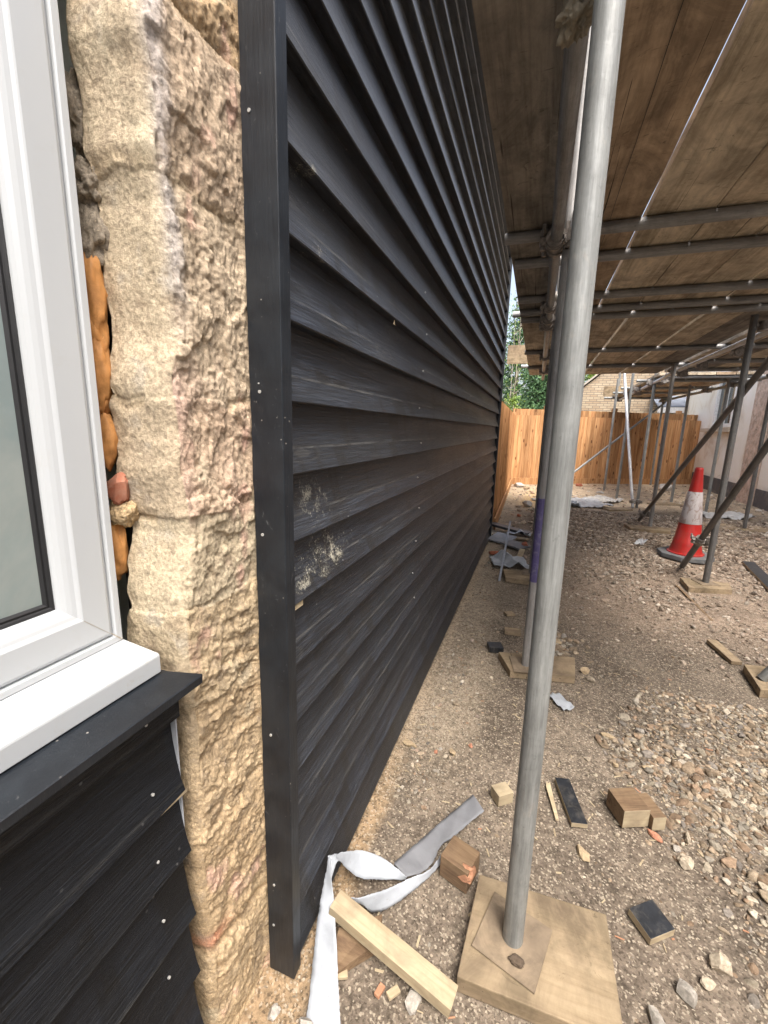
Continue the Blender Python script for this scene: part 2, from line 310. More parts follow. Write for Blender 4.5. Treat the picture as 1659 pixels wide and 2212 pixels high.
M_foam = mat_plain('orange expanding foam', (.52, .25, .085), .6, 0, .25, 45, .5, spec=.3, dirt=(.26, .11, .04), dsc=20, damt=.6)
M_nail = mat_plain('galvanised nail head', (.5, .5, .48), .4, .3, .2, 200)
M_fence = mat_fence('orange featheredge fencing'); M_fence2 = mat_fence('pinkish fence boards', .9)
M_brick = mat_brick(); M_rend = mat_render_wall()
M_slate = mat_plain('blue grey slate', (.20, .23, .28), .6, var=.3, sc=3); M_white = mat_plain('white painted trim', (.8, .8, .78), .5)
M_plinth = mat_plain('dark plinth paint', (.10, .10, .105), .7, dirt=(.3, .27, .23), dsc=4, damt=.7)
M_memb = mat_sheet('white breather membrane', (.37, .395, .43)); M_oldsheet = mat_sheet('dusty grey sheet', (.42, .42, .42)); M_membg = mat_sheet('grey membrane underside', (.20, .205, .22))
M_red = mat_cone('red cone plastic', (.44, .018, .014), (.32, .035, .025)); M_sleeve = mat_cone('scuffed white cone sleeve', (.50, .46, .46), (.26, .19, .16)); M_rub = mat_plain('grey recycled rubber', (.13, .135, .14), .85, var=.3, dirt=(.28, .25, .21))
M_orange = mat_plain('fresh split orange wood', (.40, .20, .115), .8, 0, .35, 30, .6)
M_bark = mat_plain('bark', (.16, .13, .10), .9, var=.5, sc=8)
M_concrete = mat_plain('concrete rubble', (.42, .40, .37), .9, var=.25, sc=12, bst=.5)
M_redbr = mat_plain('red brick fragment', (.34, .11, .06), .9, var=.4, sc=20, bst=.6, dirt=(.45, .36, .27), damt=.5)
M_tape = mat_plain('purple marking paint', (.07, .057, .15), .6, dirt=(.25, .25, .28), dsc=30, damt=.5)

# ------------------------------------------------------------------ mesh helpers
def mesh_obj(name, verts, faces, mat, parent=None, smooth=False, col=None, mats=None, fmat=None):
    me = bpy.data.meshes.new(name)
    if isinstance(faces, np.ndarray):
        k = faces.shape[1]; nf = len(faces)
        me.vertices.add(len(verts)); me.vertices.foreach_set('co', np.asarray(verts, np.float32).ravel())
        me.loops.add(nf*k); me.loops.foreach_set('vertex_index', faces.astype(np.int32).ravel())
        me.polygons.add(nf); me.polygons.foreach_set('loop_start', np.arange(0, nf*k, k, dtype=np.int32))
        try: me.polygons.foreach_set('loop_total', np.full(nf, k, np.int32))
        except Exception: pass
        me.update(calc_edges=True); me.validate()
    else:
        me.from_pydata([tuple(map(float, v)) for v in verts], [], faces); me.update()
    if col is not None:
        a = me.color_attributes.new('col', 'FLOAT_COLOR', 'POINT')
        c = np.ones((len(verts), 4), np.float32); c[:, :3] = col; a.data.foreach_set('color', c.ravel())
    for m in (mats or [mat]): me.materials.append(m)
    if fmat is not None: me.polygons.foreach_set('material_index', np.asarray(fmat, np.int32))
    me.polygons.foreach_set('use_smooth', np.full(len(me.polygons), smooth))
    o = bpy.data.objects.new(name, me); S.collection.objects.link(o)
    if parent: o.parent = parent
    return o
def tag(o, label, cat, group=None, kind=None):
    if label: o['label'] = label
    if cat: o['category'] = cat
    if group: o['group'] = group
    if kind: o['kind'] = kind
    return o
def empty(name, loc=(0, 0, 0), rz=0.0):
    o = bpy.data.objects.new(name, None); S.collection.objects.link(o); o.location = loc; o.rotation_euler = (0, 0, rz); o.empty_display_size = .05; return o
def bevel(o, w=.002, seg=2):
    m = o.modifiers.new('bevel', 'BEVEL'); m.width = w; m.segments = seg; m.limit_method = 'ANGLE'; m.angle_limit = rad(40); return o
class MB:
    def __init__(s): s.v = []; s.f = []; s.m = []; s.c = []
    def add(s, vs, fs, mi=0, col=None):
        b = len(s.v); s.v += [tuple(map(float, p)) for p in vs]; s.f += [tuple(b+i for i in f) for f in fs]; s.m += [mi]*len(fs)
        s.c += [col or (1, 1, 1)]*len(vs); return s
    def box(s, a, b, mi=0, col=None):
        (x0, y0, z0), (x1, y1, z1) = a, b
        return s.add([(x0, y0, z0), (x1, y0, z0), (x1, y1, z0), (x0, y1, z0), (x0, y0, z1), (x1, y0, z1), (x1, y1, z1), (x0, y1, z1)],
                     [(0, 3, 2, 1), (4, 5, 6, 7), (0, 1, 5, 4), (1, 2, 6, 5), (2, 3, 7, 6), (3, 0, 4, 7)], mi, col)
    def prism(s, poly, z0, z1, mi=0, mtop=None):       # poly: ccw xy
        n = len(poly); zt = z1 if hasattr(z1, '__len__') else [z1]*n; zb = z0 if hasattr(z0, '__len__') else [z0]*n
        s.add([(p[0], p[1], zb[i]) for i, p in enumerate(poly)]+[(p[0], p[1], zt[i]) for i, p in enumerate(poly)],
              [tuple(range(n-1, -1, -1)), tuple(range(n, 2*n))]+[(i, (i+1) % n, n+(i+1) % n, n+i) for i in range(n)], mi)
        if mtop is not None: s.m[-(n+1)] = mtop
        return s
    def tube(s, a, b, r=.02415, n=24, ri=None, mi=0, r2=None):
        a = Vector(a); b = Vector(b); d = (b-a).normalized(); t = Vector((0, 0, 1)) if abs(d.z) < .9 else Vector((1, 0, 0))
        u = d.cross(t).normalized(); w_ = d.cross(u); r2_ = r if r2 is None else r2
        vs = []; 
        for (c, rr) in ((a, r), (b, r2_)): vs += [c+(u*math.cos(6.28318*i/n)+w_*math.sin(6.28318*i/n))*rr for i in range(n)]
        fs = [(i, n+i, n+(i+1) % n, (i+1) % n) for i in range(n)]
        if ri:
            for c, dd in ((a, d*.08), (b, -d*.08)):
                vs += [c+(u*math.cos(6.28318*i/n)+w_*math.sin(6.28318*i/n))*ri for i in range(n)]
                vs += [c+dd+(u*math.cos(6.28318*i/n)+w_*math.sin(6.28318*i/n))*ri for i in range(n)]
            fs += [((i+1) % n, 2*n+(i+1) % n, 2*n+i, i) for i in range(n)]+[(2*n+(i+1) % n, 3*n+(i+1) % n, 3*n+i, 2*n+i) for i in range(n)]
            fs += [(n+i, 4*n+i, 4*n+(i+1) % n, n+(i+1) % n) for i in range(n)]+[(4*n+i, 5*n+i, 5*n+(i+1) % n, 4*n+(i+1) % n) for i in range(n)]
            fs += [tuple(range(3*n, 4*n)), tuple(range(6*n-1, 5*n-1, -1))]
        else: fs += [tuple(range(n)), tuple(range(2*n-1, n-1, -1))]
        return s.add(vs, fs, mi)
    def build(s, name, mat, parent=None, smooth=False, mats=None, bev=0, loc=None):
        o = mesh_obj(name, s.v, s.f, mat, parent, False, col=np.array(s.c) if any(c != (1, 1, 1) for c in s.c) else None, mats=mats, fmat=s.m if mats else None)
        if smooth:
            o.data.polygons.foreach_set('use_smooth', [True]*len(o.data.polygons)); 
            for e_ in o.data.edges: pass
            sm = o.data
            try: sm.set_sharp_from_angle(angle=rad(40))
            except Exception: pass
        if bev: bevel(o, bev)
        return o
def blob(name, c, r, mat, parent=None, seed=0, amp=.25, sub=3, rot=(0, 0, 0), flat=False, freq=2.0, col=None):
    V_, F_ = ICO[sub]; p = V_.copy(); n = fbm(p+seed*7.7, freq, 3, seed); n2 = fbm(p+seed*3.1, freq*4, 3, seed+5)
    p = p*(1+amp*n+amp*.25*n2)[:, None]
    if flat:     # angular: clip by a few random planes
        rg = np.random.default_rng(seed+50)
        for _ in range(9):
            d = rg.normal(size=3); d /= np.linalg.norm(d); h = rg.uniform(.55, .85); k = np.maximum(p@d-h, 0); p = p-k[:, None]*d
    p = p*np.array(r); Rm = np.array(Euler(rot).to_matrix()); p = p@Rm.T
    o = mesh_obj(name, p, F_, mat, parent, smooth=not flat, col=None if col is None else np.tile(np.array(col), (len(p), 1))); o.location = c
    return o
def ico(sub):
    t = (1+5**.5)/2
    v = [(-1, t, 0), (1, t, 0), (-1, -t, 0), (1, -t, 0), (0, -1, t), (0, 1, t), (0, -1, -t), (0, 1, -t), (t, 0, -1), (t, 0, 1), (-t, 0, -1), (-t, 0, 1)]
    v = [np.array(a)/np.linalg.norm(a) for a in v]
    f = [(0, 11, 5), (0, 5, 1), (0, 1, 7), (0, 7, 10), (0, 10, 11), (1, 5, 9), (5, 11, 4), (11, 10, 2), (10, 7, 6), (7, 1, 8), (3, 9, 4), (3, 4, 2), (3, 2, 6), (3, 6, 8), (3, 8, 9), (4, 9, 5), (2, 4, 11), (6, 2, 10), (8, 6, 7), (9, 8, 1)]
    for _ in range(sub):
        mid = {}; nf = []
        def gm(a, b):
            k = (min(a, b), max(a, b))
            if k not in mid: q = v[a]+v[b]; v.append(q/np.linalg.norm(q)); mid[k] = len(v)-1
            return mid[k]
        for a, b, c in f: x, y, z = gm(a, b), gm(b, c), gm(c, a); nf += [(a, x, z), (b, y, x), (c, z, y), (x, y, z)]
        f = nf
    return np.array(v), np.array(f)
ICO = {k: ico(k) for k in range(5)}
def grid_faces(nr, nc): 
    i = np.arange(nr-1)[:, None]*nc+np.arange(nc-1)[None, :]; i = i.ravel()
    return np.stack([i, i+1, i+nc+1, i+nc], 1)

# ================================================================== SETTING: ground
def lin(a, b, st): return np.arange(a, b-st*.5, st)
gx = np.concatenate([[-80, -40, -20, -10, -6, -4, -2.5, -1.6, -1.1], lin(-.8, 1.3, .0125), lin(1.3, 4.5, .04), [4.5, 5, 6, 8, 12, 20, 40, 80]])
gy = np.concatenate([[-60, -30, -12, -6, -3, -1.5, -.8, -.4], lin(-.1, .4, .1), lin(.4, 2.7, .0125), lin(2.7, 6, .03), lin(6, 14, .08), [14, 15, 17, 20, 30, 50, 90, 160]])
XX, YY = np.meshgrid(gx, gy); pts = np.stack([XX.ravel(), YY.ravel(), np.zeros(XX.size)], 1); X_, Y_ = pts[:, 0], pts[:, 1]
near = 1-sst(6, 16, Y_)
def heap_edge(x, y):     # distance inside the loose gravel on the right (positive = inside)
    e = .36+(1.83-y)*.333; e = np.where(y > 1.83, .36+(y-1.83)*.55, e); e = np.where(y < 1.17, .58+(1.17-y)*.05, e)
    return x-e
hp = np.stack([X_, Y_, X_*0], 1)
hz = .010*fbm(hp, 2.2, 4, 3)+.0045*fbm(hp, 14, 4, 5)+.0022*ridged(hp, 45, 3, 8)
hz = hz+.020*sst(0, .3, heap_edge(X_, Y_))*sst(2.6, 1.6, Y_)+.04*sst(2.8, 3.6, Y_)*sst(.1, .8, X_)*(.5+.5*fbm(hp, 1.5, 3, 9))
flat = np.zeros_like(X_)
for cx_, cy_, rr_ in ((.118, .91, .22), (.12, 2.29, .26), (-.05, 3.78, .2), (1.45, 4.15, .3), (1.53, 6.45, .35), (1.22, 2.55, .2), (1.56, 5.1, .35)):
    flat = np.maximum(flat, 1-sst(rr_*.7, rr_*1.3, np.hypot(X_-cx_, Y_-cy_)))
hz = hz*(1-flat*.85)-.004
hz = hz*(1-sst(-.38, -.46, X_)) + 0
pts[:, 2] = hz-.03*sst(20, 40, np.hypot(X_, Y_))
n_ = fbm(hp, 1.3, 4, 21)[:, None]; n2_ = fbm(hp, 5, 4, 31)[:, None]
cA_ = np.array([.118, .094, .073]); cB_ = np.array([.195, .158, .122]); cC_ = np.array([.42, .33, .23]); cD_ = np.array([.50, .35, .17]); cE_ = np.array([.27, .205, .155])
gc = cA_+(cB_-cA_)*np.clip(.5+n_*1.3+n2_*.8, 0, 1)
far_ = sst(6.3, 8.2, Y_+.7*n_[:, 0]+(-.35)*X_)[:, None]; gc = gc*(1-far_)+cC_*far_*(1+.25*n2_)
ml = (sst(2.6, 3.4, Y_)*(1-sst(6.3, 7.6, Y_))*sst(0, .6, X_))[:, None]; gc = gc*(1-ml)+cE_*ml
sand = (sst(7.2, 8, Y_)*(1-sst(9, 10.5, Y_))*(1-sst(.2, .9, X_)))[:, None]*.8; gc = gc*(1-sand)+cD_*sand
edge = (sst(-.35, -.40, X_+.03*n2_[:, 0])*sst(5.2, 4.2, Y_))[:, None]*.75; gc = gc*(1-edge)+np.array([.36, .25, .145])*edge
wl = (sst(.0, -.25, X_+.12*n_[:, 0]+.06*n2_[:, 0])*sst(1.0, 1.8, Y_))[:, None]*.75; gc = gc*(1-wl)+np.array([.33, .27, .20])*wl
tag(mesh_obj('ground', pts, grid_faces(len(gy), len(gx)), M_ground, smooth=True, col=gc), None, None, kind='structure')
def gh(x, y):
    ix = np.clip(np.searchsorted(gx, x)-1, 0, len(gx)-2); iy = np.clip(np.searchsorted(gy, y)-1, 0, len(gy)-2); return pts[:, 2].reshape(XX.shape)[iy, ix]

# gravel: uncountable loose stones
def scatter(name, xy, size, sub, pal, seed, embed=.35):
    rg = np.random.default_rng(seed); n = len(xy); V_, F_ = ICO[sub]; nv = len(V_)
    T = []
    for t in range(14):
        p = V_*(1+.28*fbm(V_+t*5.1, 1.6, 2, t))[:, None]
        for _ in range(7):
            d = rg.normal(size=3); d /= np.linalg.norm(d); h = rg.uniform(.5, .8); k = np.maximum(p@d-h, 0); p = p-k[:, None]*d
        T.append(p)
    T = np.array(T)[rg.integers(0, 14, n)]
    sc = np.stack([size*rg.uniform(.8, 1.5, n), size*rg.uniform(.55, 1.0, n), size*rg.uniform(.3, .75, n)], 1); T = T*sc[:, None, :]
    a = rg.uniform(0, 6.28, n); tl = rg.normal(0, .28, n); ca, sa, ct, st = np.cos(a), np.sin(a), np.cos(tl), np.sin(tl)
    x, y, z = T[..., 0], T[..., 1], T[..., 2]
    x, z = x*ct[:, None]+z*st[:, None], -x*st[:, None]+z*ct[:, None]
    x, y = x*ca[:, None]-y*sa[:, None], x*sa[:, None]+y*ca[:, None]
    z0 = gh(xy[:, 0], xy[:, 1])+sc[:, 2]*(1-embed*2)
    P = np.stack([x+xy[:, 0:1], y+xy[:, 1:2], z+z0[:, None]], 2).reshape(-1, 3)
    Fc = (F_[None]+(np.arange(n)*nv)[:, None, None]).reshape(-1, 3)
    pal = np.array(pal); c = pal[rg.integers(0, len(pal), n)]*rg.uniform(.55, 1.15, (n, 1))*.9; c = np.repeat(c, nv, 0)
    return mesh_obj(name, P, Fc, M_gravel, col=c)
palA = [(.34, .26, .18), (.40, .32, .23), (.29, .225, .16), (.37, .33, .27), (.44, .38, .29), (.31, .22, .15), (.25, .22, .19), (.48, .42, .33)]
palB = [(.33, .26, .20), (.40, .32, .25), (.27, .21, .165), (.46, .38, .30), (.36, .30, .245), (.52, .45, .37)]
palC = [(.5, .42, .32), (.42, .33, .24), (.56, .5, .42), (.35, .26, .2), (.45, .36, .3)]
def rnd(n, x0, x1, y0, y1, dens, rg):
    q = np.stack([rg.uniform(x0, x1, n), rg.uniform(y0, y1, n)], 1); k = dens(q[:, 0], q[:, 1]); return q[rg.uniform(0, 1, n) < k]
rg = np.random.default_rng(5)
def nz(x, y, s=3, sd=2): return .5+.9*fbm(np.stack([x, y, x*0], 1), s, 3, sd)
BL = [(-.09, .32, .74, 1.06), (-.13, .33, 2.15, 2.45), (-.22, .1, 3.55, 3.88), (1.28, 1.68, 3.93, 4.27), (1.22, 1.82, 6.25, 6.58), (1.34, 1.8, 4.85, 5.35), (1.1, 1.4, 2.4, 2.75)]
def clear(q):
    k = (q[:, 0] > -.40) | (q[:, 1] > 5.1)
    for a, b, c, d in BL: k &= ~((q[:, 0] > a) & (q[:, 0] < b) & (q[:, 1] > c) & (q[:, 1] < d))
    return q[k]
q = clear(rnd(24000, .3, 2.1, .5, 2.3, lambda x, y: np.clip(sst(-.05, .14, heap_edge(x, y)+.06*fbm(np.stack([x, y, x*0], 1), 5, 3, 4))*(.45+.75*nz(x, y, 2.5)), 0, 1), rg))
sz = rg.lognormal(math.log(.0068), .52, len(q)); g1 = scatter('gravel', q, np.clip(sz, .004, .024), 1, palA, 1)
tag(g1, 'loose tan limestone gravel heaped on the dirt at the right', 'gravel', kind='stuff')
q = clear(rnd(15000, -.38, 2.2, .45, 3.3, lambda x, y: np.clip(.10+.30*nz(x, y, 4, 6)*sst(-.1, .4, x)+.15*sst(-.2, -.38, x), 0, 1)*.55, rg))
g2 = scatter('gravel', q, np.clip(rg.lognormal(math.log(.0042), .5, len(q)), .002, .014), 1, palA, 2, .5)
tag(g2, 'small stones trodden into the near dirt', 'gravel', kind='stuff')
q = clear(rnd(52000, -.1, 4.2, 2.5, 7.6, lambda x, y: np.clip(sst(2.2, 3.9, y+.25*x)*sst(-.05, .35, x)*(.12+1.0*nz(x, y, 1.9, 8)), 0, 1), rg))
g3 = scatter('gravel', q, np.clip(rg.lognormal(math.log(.0125), .45, len(q))*np.clip(.45+.20*(q[:, 1]-2.5), .5, 1.15), .004, .034), 0, palB, 3, .2)
tag(g3, 'dark reddish brown hardcore gravel under the scaffold platform', 'gravel', kind='stuff')
q = clear(rnd(9000, -.45, 4.0, 5.2, 12.4, lambda x, y: np.clip(.35*nz(x, y, 1.2, 9), 0, 1), rg))
g4 = scatter('gravel', q, np.clip(rg.lognormal(math.log(.018), .5, len(q)), .006, .05), 1, palC, 4)
tag(g4, 'pale rubble and chippings on the far sandy yard', 'gravel', kind='stuff')
q = clear(rnd(2600, -.38, -.02, 1.2, 5.0, lambda x, y: np.clip(.8*sst(-.05, -.3, x)*nz(x, y, 3, 14), 0, 1), rg))
g5 = scatter('gravel', q, np.clip(rg.lognormal(math.log(.0062), .45, len(q)), .003, .016), 1, palC+palA, 5)
tag(g5, 'pale pebbles along the foot of the black cladding', 'gravel', kind='stuff')

# ================================================================== BARN
barn = empty('barn', (-.42, .65, 0)); 
tag(barn, 'long barn wall in black weatherboard with a rough stone pier and a white window', 'building')
def bar(o):   # parent to barn keeping world coordinates
    o.parent = barn; o.location = Vector(o.location)-Vector(barn.location); return o
# materials use object coordinates, so keep mesh coordinates in world and shift the object
def B_(mb, name, mat, **k): o = mb.build(name, mat, **k); return bar(o)
laps = [.031, .168, .283, .398, .534, .657, .785, .917, 1.047, 1.179, 1.31, 1.447, 1.583, 1.717, 1.862]
while laps[-1] < 3.6: laps.append(laps[-1]+.1335)
XO, STEP = -.422, .032
rgb = np.random.default_rng(3)
cl = MB()
y0, y1 = .681, 5.035
for i, z in enumerate(laps[:-1]):
    zt = laps[i+1]+.012; n = 60; ys = np.linspace(y0, y1, n); vs = []
    dz = .0016*fbm(np.stack([ys, ys*0+i, ys*0], 1), 1.5, 3, 40); dx = .0018*fbm(np.stack([ys, ys*0+i*3, ys*0], 1), 1.1, 3, 41)
    cup = [1.7, 2.1, 1.5, 1.9, 2.3, 1.6][i % 6]
    for k, yy in enumerate(ys):
        zb = z+dz[k]; xo = XO+dx[k]
        tw = cup+.25*dx[k]/.0018
        prof = [(xo-STEP-.004, zb+.004), (xo-.0022, zb), (xo, zb+.0022)]+[(xo-STEP*(1-(1-t)**tw), zb+.0022+(zt-zb-.0022)*t) for t in (.08, .18, .3, .45, .62, .8, 1.0)]
        vs += [(px, yy, pz) for px, pz in prof]
    fs = []
    for k in range(n-1):
        for j in range(9): a = k*10+j; fs.append((a, a+1, a+11, a+10))
    cl.add(vs, fs)
    # slight bright edge faces at the near ends are closed by the trim
    cl.add([(XO-STEP-.01, y1, z), (XO, y1, z), (XO-STEP, y1, zt), (XO-STEP-.01, y1, zt)], [(0, 1, 2, 3)])
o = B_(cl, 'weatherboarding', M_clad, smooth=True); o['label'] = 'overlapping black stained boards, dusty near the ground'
core = MB().box((-.60, .70, 0), (-.475, 5.03, 3.74)); B_(core, 'wall', M_gask)
zt_ = np.linspace(.006, 3.73, 420); ex = -.4835-.0026*fbm(np.stack([zt_*0, zt_*0, zt_], 1), 11, 4, 61)-.0012*fbm(np.stack([zt_*0, zt_*0, zt_], 1), 60, 2, 62)
tr = MB(); vs = []
for e_, zv in zip(ex, zt_): vs += [(e_, .650, zv), (-.4205, .650, zv), (-.4190, .6503, zv), (-.4185, .652, zv), (-.4185, .680, zv), (e_, .680, zv)]
tr.add(vs, [(k*6+j, k*6+(j+1) % 6, (k+1)*6+(j+1) % 6, (k+1)*6+j) for k in range(419) for j in range(6)]+[(5, 4, 3, 2, 1, 0), tuple(419*6+j for j in range(6))])
o = B_(tr, 'corner_trim', M_trim)
tr = MB().box((-.60, 5.036, 0), (-.412, 5.068, 3.73)); B_(tr, 'corner_trim', M_trim, bev=.002)
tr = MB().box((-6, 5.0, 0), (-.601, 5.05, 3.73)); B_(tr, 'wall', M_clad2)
rf = MB().box((-6.2, -4, 3.74), (-.46, 5.2, 3.84)); B_(rf, 'roof', M_slate)
# drip of cream sealant and a splinter on the boards
B_(MB().box((-.446, .682, .905), (-.4255, .722, .9155)), 'splinter', M_pale)
B_(MB().add([(-.4235, 1.245, 1.565), (-.4235, 1.262, 1.565), (-.4225, 1.250, 1.578)], [(0, 1, 2)]), 'splinter', M_pale)
def nail(p, n, r=.0035, sq=1.0):
    mb = MB(); p = Vector(p); n = Vector(n); mb.tube(p-n*.002, p+n*.0009, r, 10); o = mb.build('nail', M_nail); return bar(o)
for q in ((538, 238), (561, 846), (559, 828), (567, 1155), (585, 1588), (592, 1912), (591, 1998)):
    p = PYp(q, .6495); nail(p, (0, -1, 0), .0029 if q[1] != 828 else .0013)
for k, (i, yy) in enumerate([(j, y) for j in range(4, 14) for y in (1.62, 2.85)]):
    z = laps[i]+.034; nail((XO-.0048, yy+.03*((i*7) % 5-2)/2, z), (1, 0, .15), .0028)

# stone pier (face toward +X, rounded arris, reveal toward the window)
z_ = np.concatenate([np.arange(-.06, 2.0, .0026), np.arange(2.0, 3.73, .03)]); nz_ = len(z_)
nf_, nr_, nb_ = 84, 62, 16
joints = [.287, .55, .80, .975, 1.13, 1.306, 1.585, 1.80, 2.05, 2.4, 2.8, 3.2, 3.6, 4.0, 4.4]
zc = z_; sd3 = lambda a, s, sd=0: fbm(np.stack([a*0+sd, a*0, a], 1), s, 3, sd)
ya = .478+.016*sd3(zc, 7, 3); dep = .118+.010*sd3(zc, 9, 5)+.006*sd3(zc, 40, 6)
ya = ya+np.interp(zc, [0, .24, .55, .8, 1.0, 1.1, 1.2, 1.31, 1.45, 1.56, 1.62, 1.8], [.01, .012, -.004, .0, -.005, .008, -.008, -.008, .002, .006, -.004, -.006])
jn = np.min(np.abs(zc[:, None]-np.array(joints)[None]), 1)
notch = np.exp(-(jn/.012)**2); dep = dep-.010*notch*(.4+.6*(sd3(zc, 5, 9) > -.2)); 
rows = []
U = []
for k in range(nf_+nr_+nb_):
    if k < nf_:
        t = k/(nf_-1.0); X = -.488+0*zc; Y = .664+(ya+.026-.664)*t; N = (1, 0)
        r = 0
    elif k < nf_+nr_:
        t = (k-nf_+1)/nr_; a = np.clip(t*3.2, 0, 1)*math.pi/2; X = -.488-.026*(1-np.cos(a))-(dep-.026)*np.clip((t-.3125)/.6875, 0, 1); Y = ya+.026*(1-np.sin(a)); 
    else:
        t = (k-nf_-nr_+1)/nb_; X = -.488-dep-.004*t; Y = ya+.12*t
    rows.append(np.stack([X+0*zc, Y+0*zc, zc], 1)); U.append(k)
G = np.stack(rows, 1)      # nz, nu, 3
nu = G.shape[1]
dU = np.gradient(G, axis=1); N3 = np.stack([dU[..., 1]*-1, dU[..., 0], dU[..., 2]*0], 2); N3 /= np.linalg.norm(N3, axis=2)[..., None]+1e-9
for _ in range(3): N3[:, 1:-1] = (N3[:, :-2]+N3[:, 1:-1]+N3[:, 2:])/3
P0 = G.reshape(-1, 3); yy_ = P0[:, 1]; zz_ = P0[:, 2]; onface = (np.arange(nu) < nf_+6)[None, :].repeat(nz_, 0).ravel().astype(float)
warp = .036*fbm(P0, 9, 4, 12)
jd = np.min(np.abs((zz_+warp+.10*(.6-yy_)*(zz_ < .9))[:, None]-np.array(joints)[None]), 1)
jm = np.exp(-(jd/.011)**2)
jsel = (fbm(P0, (9, 9, 4), 2, 77) > -.15)
low = sst(1.0, .85, zz_); mid = sst(1.05, 1.15, zz_)
# bedding planes, tilted like the coursing, and upright chisel marks
bed = ridged(P0+np.stack([0*zz_, 0*zz_, .25*yy_], 1), (9, 6, 46), 4, 15); chi = ridged(P0, (55, 60, 7), 4, 16)
rough_ = ridged(P0, 26, 5, 17); big = fbm(P0, 9, 4, 18); sm = ridged(P0, 95, 3, 19)
Pw = P0+np.stack([0*zz_, .012*fbm(P0, 16, 3, 81), .012*fbm(P0, 16, 3, 82)], 1)
rk = fbm(Pw, 24, 6, 83, .66); rk2 = fbm(Pw, (60, 60, 17), 5, 84, .7); rk3 = fbm(Pw+np.stack([0*zz_, 0*zz_, .25*yy_], 1), (16, 12, 62), 5, 85, .68); g_ = fbm(P0, 150, 3, 86, .7)
H = .0055*big-.0036*jm*jsel+.0088*rk*(.35+.65*onface)+.0050*rk2*mid*onface+.0075*rk3*low*onface+.0022*g_*(.55+.45*onface)+.0010*chi*mid*onface
# stepped, broken faces
stp = fbm(P0, (14, 14, 10), 3, 23); H = H+.005*(sst(.0, .03, stp)-.5)*onface+.003*(sst(.0, .03, fbm(P0, (30, 30, 22), 3, 24))-.5)*onface
bo = np.array([.0, .004, -.003, .003, -.002, .004, -.001, .0045, -.003, .003, -.002, .003, 0, .003, 0, 0])
H = H+bo[np.searchsorted(np.array(joints), zz_+warp*.6+.004*fbm(P0, 40, 3, 66))]*.55-.003
H = H*sst(-.5, 9, np.tile(np.arange(nu), nz_).astype(float))
keep = sst(0, 3, np.tile(np.arange(nu), nz_).astype(float)); 
Pn = P0+N3.reshape(-1, 3)*H[:, None]
# colour: what each stone is
def C(*a): return np.array(a)
band = np.searchsorted(np.array(joints), zz_+warp)
bandc = np.array([(.42, .32, .205), (.40, .30, .19), (.43, .33, .215), (.46, .365, .245), (.49, .415, .30), (.45, .345, .255), (.43, .35, .26), (.42, .33, .245), (.40, .29, .18), (.44, .29, .13), (.42, .3, .18), (.42, .3, .18), (.42, .3, .18), (.42, .3, .18), (.42, .3, .18), (.42, .3, .18)])
bandc = bandc*np.array([1.08, 1.06, 1.02]); col = bandc[band]*(1+.25*fbm(P0, 7, 4, 51))[:, None]
def over(c, mk, nc): mk = np.clip(mk, 0, 1)[:, None]; nc = tuple(nc); return c*(1-mk)+np.array(nc)*mk
col = over(col, .75*sst(.05, .4, fbm(P0, (7, 7, 3), 4, 52))*sst(.95, 1.2, zz_)*onface, (.54, .38, .31))      # pink stone
col = over(col, .8*sst(.3, .5, fbm(P0, (16, 16, 9), 4, 53))*onface, (.52, .335, .26))
col = over(col, .65*(1-onface)*sst(.55, 1.0, zz_), (.49, .41, .29))                                          # old grey limewash on the reveal
col = over(col, .45*(1-onface)*sst(.15, .5, fbm(P0, 26, 5, 54)), (.33, .31, .28))
arr = np.exp(-((np.tile(np.arange(nu), nz_)-nf_-2)/7.0)**2)
col = over(col, .55*arr*sst(1.35, 1.5, zz_), (.42, .41, .42))
col = over(col, .55*sst(.28, .5, fbm(P0, 11, 4, 55)), (.58, .50, .36))
col = over(col, .35*jm*jsel, (.44, .33, .20))
col = over(col, .6*sst(.05, .4, -rk3)*low*onface*sst(-.2, .3, fbm(P0, 5, 2, 3)), (.27, .175, .09))
col = over(col, .55*sst(.08, .4, -rk), (.24, .18, .12)); col = over(col, .45*sst(.1, .5, fbm(P0, 60, 4, 58)), (.28, .22, .16))
col = over(col, .8*np.exp(-(((zz_-.30)/.02)**2+((yy_-.50)/.03)**2)), (.60, .28, .17))
so_ = mesh_obj('stone_pier', Pn, grid_faces(nz_, nu), M_stone, smooth=True, col=np.clip(col, .02, .8)); bar(so_)
so_['label'] = 'rough tan and pink rubble stone pier with a grey reveal'
B_(MB().box((-1.2, .56, 0), (-.62, .70, 3.73)), 'wall', mat_plain('dark cavity stone', (.05, .042, .035), .95, bst=.8))
# rubble and foam in the gap beside the window
c1 = crop(0, 0, 1.3825); c2 = crop(0, 1300, 1.3825)
def gapblob(nm, pix, Y, r, mat, seed, amp=.3, flat=False, sub=3, col=None, rot=(0, 0, 0)):
    p = PYp(pix, Y); o = blob(nm, tuple(p), r, mat, None, seed, amp, sub, rot, flat, 2.4, col); return bar(o)
for k, (px, r) in enumerate([(c1((480, 1000)), (.022, .02, .03)), (c1((500, 1310)), (.025, .02, .045)), (c1((420, 620)), (.018, .02, .045))]): gapblob('rubble_stone', px, .485, r, M_stone, 30+k, .5, False, 4, (.27, .23, .18))
for k, (px, r) in enumerate([(c1((492, 1600)), (.020, .016, .068)), (c1((508, 1800)), (.018, .016, .045)), (c2((530, 220)), (.022, .017, .062)), (c2((536, 390)), (.017, .015, .028)), (c2((574, 600)), (.018, .016, .044)), (c2((632, 1200)), (.018, .016, .050))]):
    gapblob('expanding_foam', px, .475, r, M_foam, 60+k, .34)
